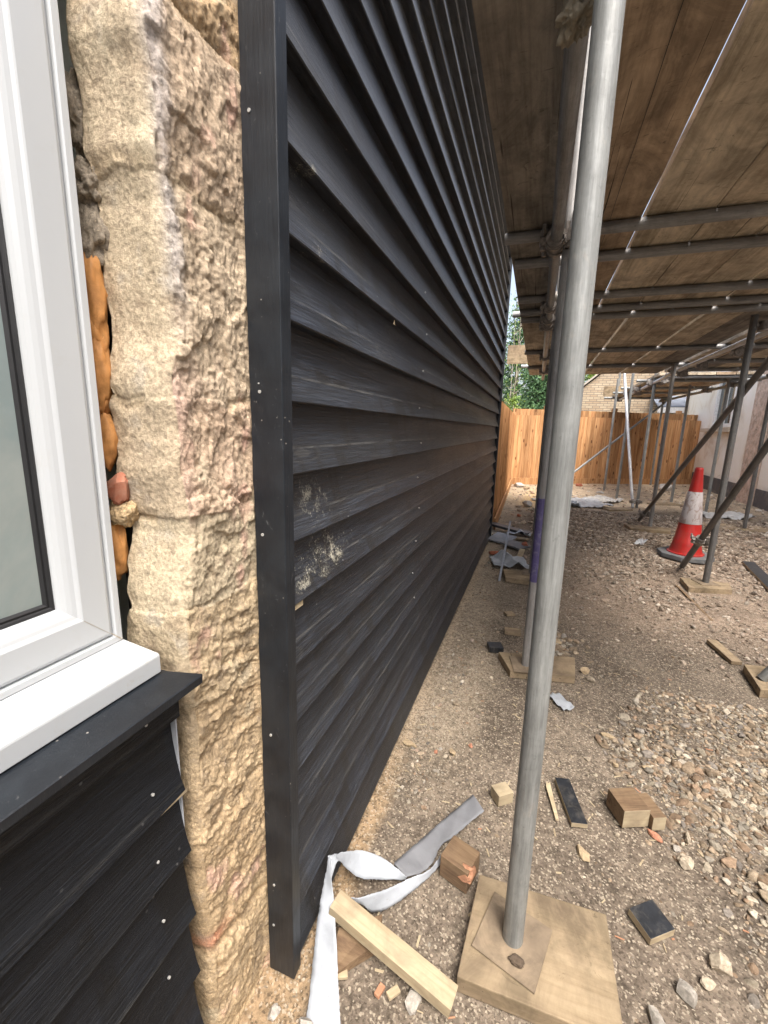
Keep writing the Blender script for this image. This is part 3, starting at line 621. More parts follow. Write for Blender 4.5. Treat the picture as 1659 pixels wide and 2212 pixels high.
gapblob('brick_fragment', c2((650, 850)), .478, (.020, .018, .028), M_redbr, 81, .3, True, 4)
gapblob('rubble_stone', c2((670, 990)), .482, (.024, .018, .022), M_stone, 82, .4, False, 4, (.46, .34, .2))

# ---- window
win = empty('window', (0, 0, 0)); bar(win)
WY0, WY1, WZ0, WZ1, WX = -.78, .437, .937, 2.25, -.575
def ring(prof, name, mat, parent, smooth=False):
    vs = []; fs = []; n = len(prof)
    for t, dx in prof: vs += [(WX+dx, WY0+t, WZ0+t), (WX+dx, WY1-t, WZ0+t), (WX+dx, WY1-t, WZ1-t), (WX+dx, WY0+t, WZ1-t)]
    for i in range(n-1):
        for j in range(4): a = i*4+j; b = i*4+(j+1) % 4; fs.append((a, b, b+4, a+4))
    mb = MB(); mb.add(vs, fs); return mb.build(name, mat, parent)
fr = ring([(.0, -.07), (0, -.0015), (.0015, 0), (.010, 0), (.0115, -.0025), (.0125, -.006), (.0145, -.006), (.0155, -.0025), (.018, -.001), (.0205, 0), (.056, 0), (.058, -.001), (.061, -.0035), (.066, -.005), (.071, -.0075), (.0755, -.0115), (.078, -.0155), (.079, -.019), (.079, -.03)], 'frame', M_upvc, win)
ring([(.0785, -.019), (.0805, -.0175), (.0825, -.0185), (.084, -.021), (.087, -.0205), (.090, -.024), (.090, -.034)], 'gasket', M_gask, win)
mb = MB(); mb.add([(WX-.0245, WY0+.087, WZ0+.087), (WX-.0245, WY1-.087, WZ0+.087), (WX-.0245, WY1-.087, WZ1-.087), (WX-.0245, WY0+.087, WZ1-.087)], [(0, 1, 2, 3)]); gl_ = mb.build('glass', mat_plain('opaque pale pane', (.21, .255, .25), .04, 0, .12, 5, 0, .7, dirt=(.33, .34, .31), dsc=3, damt=.5), win)  # opaque pane, its pale tone put into the base colour
# spacer bar behind the glass, then the room
mb = MB(); t = .112; mb.box((WX-.0305, WY1-.101, WZ0+.088), (WX-.027, WY1-.088, WZ1-.088)); mb.box((WX-.0305, WY0+.088, WZ0+.088), (WX-.027, WY1-.1012, WZ0+.098)); mb.build('spacer_bar', M_gask, win)
jt = MB(); jt.add([(WX+.0006, WY1-.003, WZ0+.004), (WX+.0006, WY1-.0045, WZ0+.0028), (WX+.0006, WY1-.0195, WZ0+.0192), (WX+.0006, WY1-.0185, WZ0+.0202)], [(0, 1, 2, 3)])
jt.add([(WX+.0006, WY1-.0205, WZ0+.0205), (WX+.0006, WY1-.0212, WZ0+.0202), (WX+.0006, WY1-.0560, WZ0+.0553), (WX+.0006, WY1-.0556, WZ0+.0561)], [(0, 1, 2, 3)]); jt.build('mitre_joint', mat_plain('grimy joint', (.35, .31, .25), .8), win)
B_(MB().box((WX-.034, WY0+.07, WZ0+.07), (WX-.031, WY1-.07, WZ1-.07)), 'pane_backing', mat_plain('pale pane backing', (.52, .58, .56), .9, var=.08, sc=3))  # pale sheet added close behind the pane to lighten it
mb = MB(); mb.box((-3.0, -1.2, .4), (-2.98, .56, 2.6)); mb.box((-3.0, .53, .4), (-.70, .55, 2.6)); mb.box((-3.0, -1.2, .38), (-.66, .55, .40)); mb.box((-3.0, -1.2, 2.60), (-.70, .55, 2.62)); B_(mb, 'room_wall', M_int)
B_(MB().box((-.80, -.8, .90), (-.625, .43, .93)), 'inner_sill', mat_plain('brown inner sill', (.16, .13, .1), .7))
sl = MB(); pr = [(-.62, .940), (-.575, .9368), (-.508, .9285), (-.5052, .9265), (-.5045, .924), (-.5045, .898), (-.515, .896), (-.62, .896)]
sl.add([(x, WY0-.05, z) for x, z in pr]+[(x, .4385, z) for x, z in pr], [tuple(range(8)), tuple(range(15, 7, -1))]+[(i, 8+i, 8+(i+1) % 8, (i+1) % 8) for i in range(8)]); o = B_(sl, 'window_sill', M_upvc, bev=.0012)
ts = MB(); pr = [(-.60, .8955), (-.50, .8955), (-.455, .8885), (-.4535, .887), (-.4535, .875), (-.457, .873), (-.60, .875)]
n = 7; yend = [.442, .446, .468, .467, .466, .463, .442]
ts.add([(x, -1.2, z) for x, z in pr]+[(x, yend[i], z) for i, (x, z) in enumerate(pr)], [tuple(range(n)), tuple(range(2*n-1, n-1, -1))]+[(i, n+i, n+(i+1) % n, (i+1) % n) for i in range(n)]); B_(ts, 'timber_sill', M_trim)
# weatherboards below the window
pl = [.04, .17, .303, .43, .563, .682, .822]
pb = MB(); pb.box((-.52, -1.3, .822), (-.484, .447, .874))
for i, z in enumerate(pl[:-1]):
    zt = pl[i+1]+.012; ye = .449; xo = -.483 if i < 5 else -.486
    ys = np.linspace(-1.3, ye, 24); vs = []
    for yv in ys:
        zb = z+(.0022*math.sin(yv*9+i) if i < 5 else .0); vs += [(xo-.030, yv, zb+.002), (xo-.0015, yv, zb), (xo, yv, zb+.0016), (xo-.007, yv, zb+.022), (xo-.013, yv, zb+.05), (xo-.019, yv, zb+.09), (xo-.023, yv, zt), (xo-.040, yv, zt)]
    fs = [(k*8+j, k*8+j+1, k*8+j+9, k*8+j+8) for k in range(23) for j in range(7)]+[tuple(23*8+j for j in range(8))]
    pb.add(vs, fs)
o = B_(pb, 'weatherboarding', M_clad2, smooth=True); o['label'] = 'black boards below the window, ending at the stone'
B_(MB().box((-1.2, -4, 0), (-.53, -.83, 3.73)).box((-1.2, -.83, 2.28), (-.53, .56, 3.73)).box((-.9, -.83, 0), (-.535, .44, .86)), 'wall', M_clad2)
B_(MB().box((-.515, .4492, .552), (-.4965, .4515, .83)), 'membrane_edge', M_memb)
c0 = crop(0, 2500, 1.3825)
for q in ((795, 492), (833, 870), (860, 1237), (892, 1558), (922, 1865)):
    p = PXp(c0(q), -.493 if q[1] > 500 else -.4838); nail(p, (1, 0, .27 if q[1] > 500 else 0), .0022)
B_(MB().add([(-.4825, .395, .687), (-.4815, .449, .6905), (-.4825, .449, .683)], [(0, 1, 2)]), 'splinter', M_pale)

# ================================================================== SCAFFOLD
def coupler(parent, c, axes, seed=0, s=1.0):
    rg_ = random.Random(seed); mb = MB(); c = Vector(c); A = Vector(axes[0][0]); B = Vector(axes[1][0]); ca = c+Vector(axes[0][1]); cb = c+Vector(axes[1][1])
    for ax, cc in ((A, ca), (B, cb)):
        mb.tube(cc-ax*.030, cc+ax*.030, .0305, 18, None); mb.tube(cc-ax*.012, cc+ax*.012, .0360, 18)
        t = Vector((0, 0, 1)) if abs(ax.z) < .9 else Vector((0, 1, 0)); u = ax.cross(t).normalized(); w2 = ax.cross(u)
        for sg in (1, -1):
            e = cc+u*.040*sg+w2*.004; mb.tube(e-ax*.020, e+ax*.020, .0125, 8); mb.tube(e-w2*.028, e+w2*.026, .0085, 8); mb.tube(e-w2*.038, e-w2*.020, .0145, 6)
            mb.tube(e-w2*.062, e-w2*.034, .0068, 8)
    m_ = (ca+cb)/2; mb.tube(ca, cb, .019, 10)
    mb.v = [tuple(c+(Vector(p)-c)*1.22) for p in mb.v]
    o = mb.build('coupler', M_forg, parent, smooth=True); return o
def tube_thing(name, a, b, label, cat, group, mat=None, jit=0.0):
    a = Vector(a); b = Vector(b); t = empty(name, a)
    L = (b-a).length; mb = MB(); mb.tube((0, 0, 0), (0, 0, L), .02415, 32, .0205)
    o = mb.build('tube', mat or M_tube, t, smooth=True); o.rotation_euler = (b-a).to_track_quat('Z', 'X').to_euler()
    tag(t, label, cat, group); return t
gS = 'upright scaffold poles'; gT = 'scaffold transoms under the boards'; gL = 'long scaffold ledgers'; gB = 'scaffold diagonal braces'
XA, ZL, ZT, ZB = .002, 2.10, 2.1485, 2.1735
def base_plate(par, rz, s=.15, z=-.006):
    mb = MB().box((-s/2, -s/2, z), (s/2, s/2, z+.006)); mb.tube((0, 0, z+.006), (0, 0, z+.03), .019, 16); o = mb.build('base_plate', mat_plate, par, bev=.001); o.rotation_euler = (0, 0, rz); return o
mat_plate = mat_plain('dusty steel base plate', (.19, .145, .10), .85, .1, .3, 18, .4, dirt=(.38, .29, .19), damt=.7)
def pole(x, y, ztop, label, z0=.048, mat=None, plate=None, lean=(0, 0), band=None):
    t = tube_thing('scaffold_pole', (x, y, z0), (x+lean[0], y+lean[1], ztop), label, 'scaffold pole', gS, mat)
    if plate is not None: base_plate(t, plate)
    return t
pA = pole(.054, .885, 3.2, 'nearest thick-looking upright galvanised pole on a square plywood-coloured sole board', .051, plate=rad(-16), lean=(-.012, .03))
p2_ = PZ((1136, 1436), .045)
mc = blob('mud_clod', (.012, -.050, .006), (.018, .011, .008), mat_plain('dark damp mud', (.09, .065, .045), .95, bst=.8), pA, 71, .5, 3); pass
pB = pole(float(p2_[0]), float(p2_[1]), 3.1, 'upright pole just behind the nearest one, with a purple painted band', .047, M_tube_w, rad(12), lean=(0, .02))
mb = MB(); mb.tube((0, 0, .47), (0, 0, .90), .02445, 32); o = mb.build('paint_band', M_tape, pB, smooth=True)
p3 = PZ((1148, 1238), .045); pC = pole(float(p3[0]), float(p3[1]), 3.0, 'upright pole hidden mostly behind the two nearest ones, third along the black wall', .047, M_tube_w, 0.0)
row2 = {}
for nm, pix, top, lab, pl_, mt in (('I', (1524, 1258), 3.1, 'dark upright pole behind the two-brace joint, right of the traffic cone', 0.3, M_tube_backlit),
    ('E', cA((352, 1487)), 2.16, 'upright pole on the wide sole board left of the traffic cone', 0.1, M_tube_w),
    ('D', cA((235, 1330)), 2.7, 'slim upright pole just right of the bright leaning tube', None, M_tube), ('B', cA((60, 1245)), 2.7, 'far upright pole left of the bright leaning tube, on a timber plank', None, M_tube),
    ('A', c5((705, 1230)), 2.4, 'farthest left upright pole in front of the shaded fence', None, M_tube)):
    p = PZ(pix, .045 if pl_ is not None else .01); row2[nm] = p; pole(float(p[0]), float(p[1]), top, lab, .047 if pl_ is not None else .0, mt, pl_)
for nm, pix, lab in (('J', cA((1172, 1508)), 'upright pole standing on a long plank at the right edge'), ('H', cA((835, 1372)), 'pale upright pole in front of the cream house window'),
                     ('G', cA((537, 1277)), 'upright pole at the corner of the cream house wall'), ('F', cA((355, 1135)), 'upright pole at the back touching the shaded fence')):
    p = PZ(pix, .03 if nm == 'J' else .0); row2[nm] = p; pole(float(p[0]), float(p[1]), 2.2 if nm != 'F' else 2.1, lab, .04 if nm == 'J' else .0, M_tube_backlit if nm == 'J' else M_tube)
# pole standing just outside the right edge, only its foot shows
fp = PZ(cW((1632, 965)), .05); t = tube_thing('scaffold_pole', (float(fp[0]), float(fp[1]), .047), (float(fp[0])+.55, float(fp[1])-.12, 1.2), 'foot of a tube on a sole board cut by the right edge', 'scaffold pole', gS)
# ledgers
led = tube_thing('scaffold_ledger', (XA, 1.0, ZL), (XA+.0, 7.55, ZL), 'long brown-reflecting ledger tube running overhead beside the black wall', 'scaffold ledger', gL, M_tube_w)
led2 = tube_thing('scaffold_ledger', (1.655, 3.1, ZL), (1.66, 7.3, ZL), 'bright overhead ledger above the traffic cone, near piece', 'scaffold ledger', gL, M_tube_b)
led3 = tube_thing('scaffold_ledger', (1.645, 6.3, ZL), (1.875, 12.6, ZL), 'bright overhead ledger running away towards the fence', 'scaffold ledger', gL, M_tube_b)
led4 = tube_thing('scaffold_ledger', (2.92, 5.4, ZL-.02), (2.80, 12.6, ZL-.02), 'overhead ledger beside the cream house', 'scaffold ledger', gL, M_tube)
# transoms
TY = [2.257, 2.59, 3.262, 3.60, 3.83, 5.345, 6.575]
nth = ['nearest and largest', 'second nearest', 'third', 'fourth', 'fifth', 'sixth', 'seventh and farthest']
for k, y in enumerate(TY):
    x0 = [-.226, -.197, -.2, -.206, -.21, -.223, -.218][k]
    t = tube_thing('scaffold_transom', (x0, y, ZT), (1.72 if k > 3 else 1.9, y+(.012 if k == 2 else -.01), ZT), nth[k]+' cross tube under the boards beside the black wall', 'scaffold transom', gT, M_tube_w)
    if k not in (1,): coupler(t, (.002+.226 if False else XA-x0, 0, -.024), (((1, 0, 0), (0, 0, .024)), ((0, 1, 0), (0, 0, -.024))), k)
for k, (y, xl, xr) in enumerate([(5.35, 1.75, 3.2), (6.35, 1.75, 3.3), (7.1, 1.75, 3.3), (7.95, 1.74, 3.3), (8.43, 1.49, 3.2), (9.75, 1.47, 3.2), (10.85, 1.486, 3.1), (12.38, 1.51, 3.1)]):
    t = tube_thing('scaffold_transom', (xl, y, ZT), (xr, y, ZT), ['first', 'second', 'third', 'fourth', 'fifth', 'sixth', 'seventh', 'last'][k]+' cross tube under the far platform beside the cream house', 'scaffold transom', 'transoms of the far platform', M_tube_w if k < 4 else M_tube)
    coupler(t, (max(1.66+(y-6.7)*.0365, xl+.05)-xl, 0, -.026), (((1, 0, 0), (0, 0, .026)), ((0, 1, 0), (0, 0, -.024))), 20+k)
# couplers at standards
coupler(led, (.034, 2.19-1.0, -.005), (((0, 1, 0), (-.034, 0, 0)), ((0, 0, 1), (.034, 0, 0))), 5)
coupler(led, (.028, -.02, -.02), (((0, 1, 0), (-.028, 0, .02)), ((0, 0, 1), (.03, 0, 0))), 6)
coupler(led, (.03, float(p3[1])-1.0, -.005), (((0, 1, 0), (-.03, 0, 0)), ((0, 0, 1), (.02, 0, 0))), 7)
for L_, y_, dx in ((led2, 4.2, -.05), (led2, 6.75, -.02), (led3, 6.8, -.0), (led3, 8.3, .08), (led3, 9.4, .10), (led3, 10.5, .13)):
    coupler(L_, (dx, y_-L_.location.y, 0), (((0, 1, 0), (-dx*.5, 0, 0)), ((0, 0, 1), (dx, 0, 0))), int(y_*9))
for y_ in (7.2, 8.45, 9.5, 12.2): coupler(led4, (-(y_-5.4)*.0167, y_-5.4, 0), (((0, 1, 0), (0, 0, 0)), ((0, 0, 1), (-.03, 0, 0))), int(y_*3))
# rag tied at the top of the near ledger end
rg2 = blob('rag', tuple(PYp((1247, 28), 1.02)), (.030, .035, .040), mat_plain('grubby cloth', (.25, .21, .15), .95, bst=.8, sc=60, dirt=(.08, .07, .05), damt=.8), None, 77, .55, 4, (0, .3, .5), False, 3.0)
tag(rg2, 'grubby cloth rag wrapped round the near end of the overhead ledger', 'rag')
# braces
K = row2['E']
brK = tube_thing('scaffold_brace', (K[0]-.055, 6.90, .055), (K[0]-.045, 2.95, 2.36), 'long diagonal brace crossing behind the cone, clamped low on a pole', 'scaffold brace', gB, M_tube_backlit)
coupler(brK, (.02, -.22, .13), (((0, -.864, .504), (-.02, 0, 0)), ((0, 0, 1), (.035, 0, 0))), 9)
I = row2['I']
brL = tube_thing('scaffold_brace', (I[0]-.06, I[1]+.42, .048), (I[0]+.03, 2.5, 2.4), 'dark diagonal brace rising to the right edge in front of the cone', 'scaffold brace', gB, M_tube_backlit)
coupler(brL, (.03, -.30, .33), (((.02, -.62, .78), (-.02, 0, 0)), ((0, 0, 1), (.03, 0, 0))), 19)
brM = tube_thing('scaffold_brace', (.45, 10.13, .05), (2.83, 12.2, 2.03), 'thin diagonal brace crossing the shaded fence', 'scaffold brace', gB, M_tube)
brC = tube_thing('scaffold_brace', (1.65, 8.17, .03), (1.395, 9.70, 2.95), 'bright leaning tube in front of the fence', 'scaffold brace', gB, M_tube_b)
coupler(brC, (.03, .05, .10), (((-.077, .463, .88), (-.02, 0, 0)), ((0, 0, 1), (.04, 0, 0))), 29)

# boards (each a thing)
def board(x0, x1, ya_, yb_, z, mi, label, k, group='scaffold boards of the near platform'):
    rgk = np.random.default_rng(100+k); W = x1-x0; L = yb_-ya_; th = .038
    t = empty('scaffold_board', ((x0+x1)/2, ya_, z)); n = 70; ys = np.linspace(0, L, n)
    e1 = .0035*fbm(np.stack([ys, ys*0+k, ys*0], 1), 2.2, 4, k); e2 = .0035*fbm(np.stack([ys, ys*0+k+9, ys*0], 1), 2.2, 4, k+1); sg = .002*fbm(np.stack([ys, ys*0, ys*0+k], 1), .6, 2, k)
    cs = [(-.5, 0), (-.25, 0), (0, 0), (.25, 0), (.5, 0), (.5, 1), (-.5, 1)]; vs = []
    for i, yv in enumerate(ys):
        for a, b in cs: vs.append((a*W+(e1[i] if a < 0 else e2[i] if a > 0 else 0), yv, b*th+sg[i]))
    fs = [(i*7+j, i*7+(j+1) % 7, (i+1)*7+(j+1) % 7, (i+1)*7+j) for i in range(n-1) for j in range(7)]+[tuple(range(7)), tuple((n-1)*7+6-j for j in range(7))]
    mb = MB(); mb.add(vs, fs); o = mb.build('plank', M_bd[mi], t, bev=0)
    tag(t, label, 'scaffold board', group)
    # end hoop irons
    for yy in (.0, L-.028):
        hb = MB().box((-W/2-.0015, yy, -.0012), (W/2+.0015, yy+.026, 0)); hb.box((-W/2-.0015, yy, th), (W/2+.0015, yy+.026, th+.0012)); hb.build('end_band', M_forg, t)
    return t
B1 = [(-.216, .020, 0, 'dark grey-brown board nearest the black wall, right above the camera'), (.060, .332, 1, 'orange-brown board with a long crack, second from the black wall'),
      (.347, .592, 2, 'straw coloured board just right of the bright gap'), (.598, .853, 3, 'tan board, fourth from the black wall at the near end'), (.858, 1.088, 2, 'straw board, fifth from the black wall at the near end'),
      (1.101, 1.372, 3, 'tan board, sixth from the black wall at the near end'), (1.378, 1.612, 1, 'brown board, seventh from the black wall at the near end'),
      (1.665, 1.905, 3, 'tan board at the right edge, just past the wide bright gap'), (1.912, 2.15, 2, 'straw board overhead at the right edge, farthest from the black wall')]
for k, (a, b, mi, lb) in enumerate(B1[:6]): board(a, b, .93+.05*((k*5) % 3), 3.705, ZB, mi, lb, k)
B2 = [(-.213, .022, 3, 'first'), (.028, .318, 2, 'second'), (.326, .577, 3, 'third'), (.600, .843, 2, 'fourth'), (.849, 1.086, 3, 'fifth'), (1.110, 1.356, 2, 'sixth'), (1.362, 1.610, 0, 'dark seventh')]
for k, (a, b, mi, lb) in enumerate(B2): board(a, b, 3.715, 7.66-.04*((k*7) % 3), ZB, mi, lb+' board from the black wall in the far row overhead', 20+k, 'scaffold boards of the far row')
for k in range(5):
    a = 1.67+.248*k; board(a, a+.238, 3.95+k*.58, 7.5, ZB, [3, 0, 2, 3, 1][k], ['first', 'second', 'third', 'fourth', 'fifth'][k]+' board of the platform right of the bright ledger', 40+k, 'boards of the right platform')
    board(a+.03, a+.268, 7.9, 12.45, ZB, [2, 3, 2, 1, 3][k], ['first', 'second', 'third', 'fourth', 'fifth'][k]+' board of the farthest platform by the cream house', 60+k, 'boards of the farthest platform')
# crack in the orange board: a thin dark split
ck = MB(); ys = np.linspace(1.1, 3.6, 60); xs = .208+.0035*fbm(np.stack([ys, ys*0, ys*0], 1), 3, 4, 90)
ck.add([(xs[i]-.0009, ys[i], ZB-.0032) for i in range(60)]+[(xs[i]+.0009, ys[i], ZB-.0032) for i in range(60)], [(i, i+1, 61+i, 60+i) for i in range(59)])
orange_board = [o for o in bpy.data.objects if o.get('label', '').startswith('orange-brown board')][0]
o = ck.build('crack', M_gask, orange_board); o.location = -orange_board.location
# toe boards at the end of the platforms
p = PYp(c5((150, 385)), 7.72); q2 = PYp(c5((262, 490)), 7.72)
t = MB().box((p[0], 7.70, q2[2]), (q2[0], 7.735, p[2])).build('toe_board', M_sole, bev=.002); tag(t, 'pale toe board sticking out past the end of the near platform', 'toe board')
p = PYp(c5((706, 622)), 12.5); q2 = PYp(c5((800, 678)), 12.5)
t = MB().box((p[0], 12.48, q2[2]), (q2[0], 12.515, p[2])).build('toe_board', M_sole, bev=.002); tag(t, 'pale toe board at the far end of the far platform against the brick gable', 'toe board')
# short tube ends sticking out at the left beyond the wall
for k, (pl_, pr_, yy, lb) in enumerate([(c5((176, 205)), c5((215, 200)), 3.95, 'short tube end poking out past the boards in the sky gap'), (c5((225, 505)), c5((262, 508)), 7.3, 'short pale tube end below the toe board')]):
    a = PYp(pl_, yy); b = PYp(pr_, yy); tube_thing('scaffold_tube', tuple(a), (b[0]+.15, yy, b[2]), lb, 'scaffold tube', None, M_tube_b)
a = PYp(c5((790, 620)), 11.5); b = PYp(c5((785, 545)), 11.5); tube_thing('scaffold_tube', tuple(a), (a[0]+.02, 11.5, a[2]+.9), 'guard rail upright rising above the far platform', 'scaffold tube', None, M_tube)

# ---- sole boards
def sole(corners, z, th, label, mat=M_sole, name='sole_board', cat='sole board', group='timber sole boards', extra=None):
    c = np.mean(np.array(corners), 0); d = np.array(corners[1])-np.array(corners[0]); a = math.atan2(d[1], d[0])
    t = empty(name, (c[0], c[1], z-th), a) if extra else None
    R_ = np.array([[math.cos(-a), -math.sin(-a)], [math.sin(-a), math.cos(-a)]]); lp = [tuple(R_@(np.array(p_)-c)) for p_ in corners]
    area = sum(lp[i][0]*lp[(i+1) % len(lp)][1]-lp[(i+1) % len(lp)][0]*lp[i][1] for i in range(len(lp)))
    if area < 0: lp = lp[::-1]
    o = MB().prism(lp, 0, th).build(name, mat, bev=.003); o.location = (c[0], c[1], z-th); o.rotation_euler = (0, 0, a)
    return tag(o, label, cat, group)
sole([(-.062, .765), (.283, .775), (.281, 1.029), (-.042, 1.015)], .045, .046, 'large square dusty sole board under the nearest pole')
sole([(-.022, 2.125), (.295, 2.195), (.308, 2.40), (-.097, 2.300)], .041, .042, 'sole board with a slanted end under the pole with the purple band')
sole([(-.145, 3.59), (.13, 3.60), (.13, 3.85), (-.188, 3.83)], .041, .042, 'yellow sole board by the white sheet at the foot of the third pole')
sole([(1.29, 3.97), (1.62, 4.06), (1.66, 4.24), (1.30, 4.24)], .041, .044, 'sole board under the two-tube joint in front of the cone')
sole([(1.28, 6.28), (1.75, 6.32), (1.80, 6.54), (1.25, 6.56)], .041, .044, 'wide sole board left of the cone')
sole([(1.158, 2.42), (1.45, 2.50), (1.45, 2.73), (1.185, 2.68)], .043, .046, 'sole board cut off by the right edge of the picture')
pj = row2['J']; sole([(2.35, 6.90), (4.0, 6.95), (4.0, 7.22), (2.30, 7.32)], .034, .038, 'long plank lying under the pole at the right edge')
for k, (pl_, pr_, lb) in enumerate([(cA((0, 1345)), cA((205, 1345)), 'plank under the foot of the bright leaning tube'), (cB((1270, 1575)), cB((1530, 1585)), 'plank on the sandy ground under the far left poles'), (cA((395, 1300)), cA((640, 1300)), 'plank near the corner of the cream house')]):
    a = PZ(pl_, .03); b = PZ(pr_, .03); d = (b-a); nrm = np.array([-d[1], d[0]])/np.hypot(d[0], d[1])*.2
    sole([tuple(a[:2]), tuple(b[:2]), tuple(b[:2]+nrm), tuple(a[:2]+nrm)], .036, .04, lb)

# ================================================================== LOOSE THINGS NEAR THE CAMERA
def offcut(name, label, cat, c, size, rz, mat, z=0.0, tilt=(0, 0), bev=.0012, group=None, mats=None, face=None):
    mb = MB().box((-size[0]/2, -size[1]/2, 0), (size[0]/2, size[1]/2, size[2]))
    if mats: mb.m[face if face is not None else 1] = 1
    o = mb.build(name, mat, mats=mats, bev=bev); o.location = (c[0], c[1], z); o.rotation_euler = (tilt[0], tilt[1], rz); return tag(o, label, cat, group)
offcut('timber_batten', 'pale timber batten lying slantwise across a brown wedge by the white ribbon', 'batten', (-.222, .752), (.325, .048, .030), rad(-9.5), M_pale, .045, (0, rad(9.5)))
wd = MB().prism([(-.05, -.085), (.048, .02), (.035, .075), (-.055, .005)], 0, [.012, .035, .04, .045]).build('timber_wedge', M_brown, bev=.001); wd.location = (-.30, .752, 0); tag(wd, 'brown grooved wedge of timber under the pale batten', 'timber offcut')
bb = empty('timber_block', (-.100, 1.032, 0), rad(-18)); MB().box((-.043, -.040, 0), (.043, .040, .07)).build('block', M_brown, bb, bev=.0018); tag(bb, 'dark brown timber block with a split orange corner beside the big sole board', 'timber block')
br_ = blob('split_corner', (.026, -.020, .052), (.030, .030, .024), M_orange, bb, 91, .45, 3, (0, 0, .4), True)
offcut('timber_block', 'small pale cube of sawn timber behind the nearest pole base', 'timber block', (-.004, 1.338), (.058, .05, .042), rad(38), M_pale, .001)
offcut('board_offcut', 'narrow black painted board offcut beside a thin stick', 'board offcut', (.222, 1.405), (.052, .185, .016), rad(14), M_pale, .003, mats=[M_pale, M_blk], face=1)
st = MB().prism([(-.006, -.078), (.004, -.078), (.009, .06), (.011, .078), (.004, .070), (-.003, .078), (-.008, .055)], 0, .006).build('stick', M_pale); st.location = (.163, 1.392, .004); st.rotation_euler = (0, 0, rad(11)); tag(st, 'thin forked pale stick left of the black board offcut', 'stick')
db = MB(); db.box((-.045, -.045, 0), (.045, .045, .065)).box((.0465, -.060, 0), (.092, .035, .050)); o = db.build('timber_block', M_brown, mats=[M_brown, M_pale], bev=.0015)
for k in (2, 6+2): o.data.polygons[k].material_index = 1
o.location = (.400, 1.425, .002); o.rotation_euler = (0, 0, rad(24)); tag(o, 'pair of joined brown timber blocks with pale sawn ends on the gravel', 'timber block')
offcut('board_offcut', 'square black painted offcut with pale edges, lowest at the right', 'board offcut', (.396, 1.077), (.078, .070, .024), rad(35), M_pale, .004, (rad(4), rad(-3)), mats=[M_pale, M_blk])
offcut('timber_offcut', 'small tan wood offcut left of the second pole foot', 'timber offcut', (-.036, 2.645), (.10, .065, .022), rad(5), M_sole, .002)
offcut('board_offcut', 'small black block touching the slanted sole board corner', 'board offcut', (-.122, 2.385), (.082, .072, .032), rad(18), M_blk, .003)
offcut('timber_offcut', 'tiny tan wood chip near the wall, farther than the other offcuts', 'timber offcut', (-.072, 2.925), (.062, .055, .014), rad(30), M_sole, .002)
offcut('timber_offcut', 'pale splintered offcut lying alone right of the middle', 'timber offcut', (1.158, 2.865), (.055, .235, .022), rad(12), M_sole, .004, (rad(3), 0))
offcut('stick', 'long thin brown lath on the ground in front of the cone joint', 'stick', (1.247, 3.72), (.018, .72, .008), rad(2), M_brown, .008)
bk = MB(); bk.prism([(-.05, -.45), (.055, -.45), (.05, .45), (-.05, .43)], 0, .02, 0, 1); o = bk.build('board_offcut', M_pale, mats=[M_pale, M_blk], bev=.001); o.location = (2.03, 4.63, .03); o.rotation_euler = (0, 0, rad(-9)); tag(o, 'long black board with a torn white edge at the right edge of the picture', 'board offcut')
# crumpled sheets
def sheet(name, label, cat, c, sx, sy, rz, amp, mat, seed, z=.01, n=36, freq=9, fold=0.0):
    u, v = np.meshgrid(np.linspace(-1, 1, n), np.linspace(-1, 1, n)); P = np.stack([u.ravel(), v.ravel(), u.ravel()*0], 1)
    e = 1+.18*fbm(P, 1.5, 3, seed+3); hgt = amp*(1-np.abs(fbm(P+seed, freq*.12, 3, seed)*2.2))+amp*.25*fbm(P, freq*.5, 3, seed+1)
    x = P[:, 0]*sx/2*e; y = P[:, 1]*sy/2*(1+.2*fbm(P, 1.3, 2, seed+7)); hgt = np.maximum(hgt, 0)+fold*np.maximum(0, .5-np.abs(P[:, 0]+.3*P[:, 1]))*2
    o = mesh_obj(name, np.stack([x, y, hgt], 1), grid_faces(n, n), mat, smooth=True); s_ = o.modifiers.new('thickness', 'SOLIDIFY'); s_.thickness = .0008
    o.location = (c[0], c[1], z); o.rotation_euler = (0, 0, rz); return tag(o, label, cat)
sheet('paper_scrap', 'small white curled scrap of tape on the dirt right of the nearest pole', 'paper scrap', (.222, 1.995), .065, .12, rad(35), .010, M_memb, 3, .008, 16)
sheet('foil_wrapper', 'crumpled silvery plastic wrapper beside the cone base', 'wrapper', (1.245, 5.50), .09, .26, rad(-22), .035, mat_plain('crumpled plastic', (.72, .74, .76), .2, .2, .3, 40), 5, .02, 24, 16)
sheet('membrane_sheet', 'folded white sheet lying by the yellow sole board', 'plastic sheet', (-.145, 4.10), .34, .34, rad(15), .03, M_memb, 8, .015, 30, 7, .07)
sheet('membrane_sheet', 'small bright sheet tucked behind the black boards', 'plastic sheet', (-.10, 5.35), .28, .22, rad(-10), .03, M_memb, 12, .02, 24, 7, .05)
for k, (c_, sx, sy, r, lb, mt) in enumerate([((.85, 8.25), .75, .8, .3, 'large crumpled grey plastic sheet on the sandy ground', M_oldsheet), ((1.25, 8.75), .6, .5, 1.0, 'pale torn sheet between the far poles', M_concrete), ((.60, 7.95), .35, .3, .1, 'small white sheet edge in front of the grey heap', M_memb), ((2.9, 8.0), .7, .35, .2, 'pale sheet at the foot of the cream house', M_oldsheet)]):
    sheet('plastic_sheet', lb, 'plastic sheet', c_, sx, sy, r, .07, mt, 20+k, .02, 40, 14)
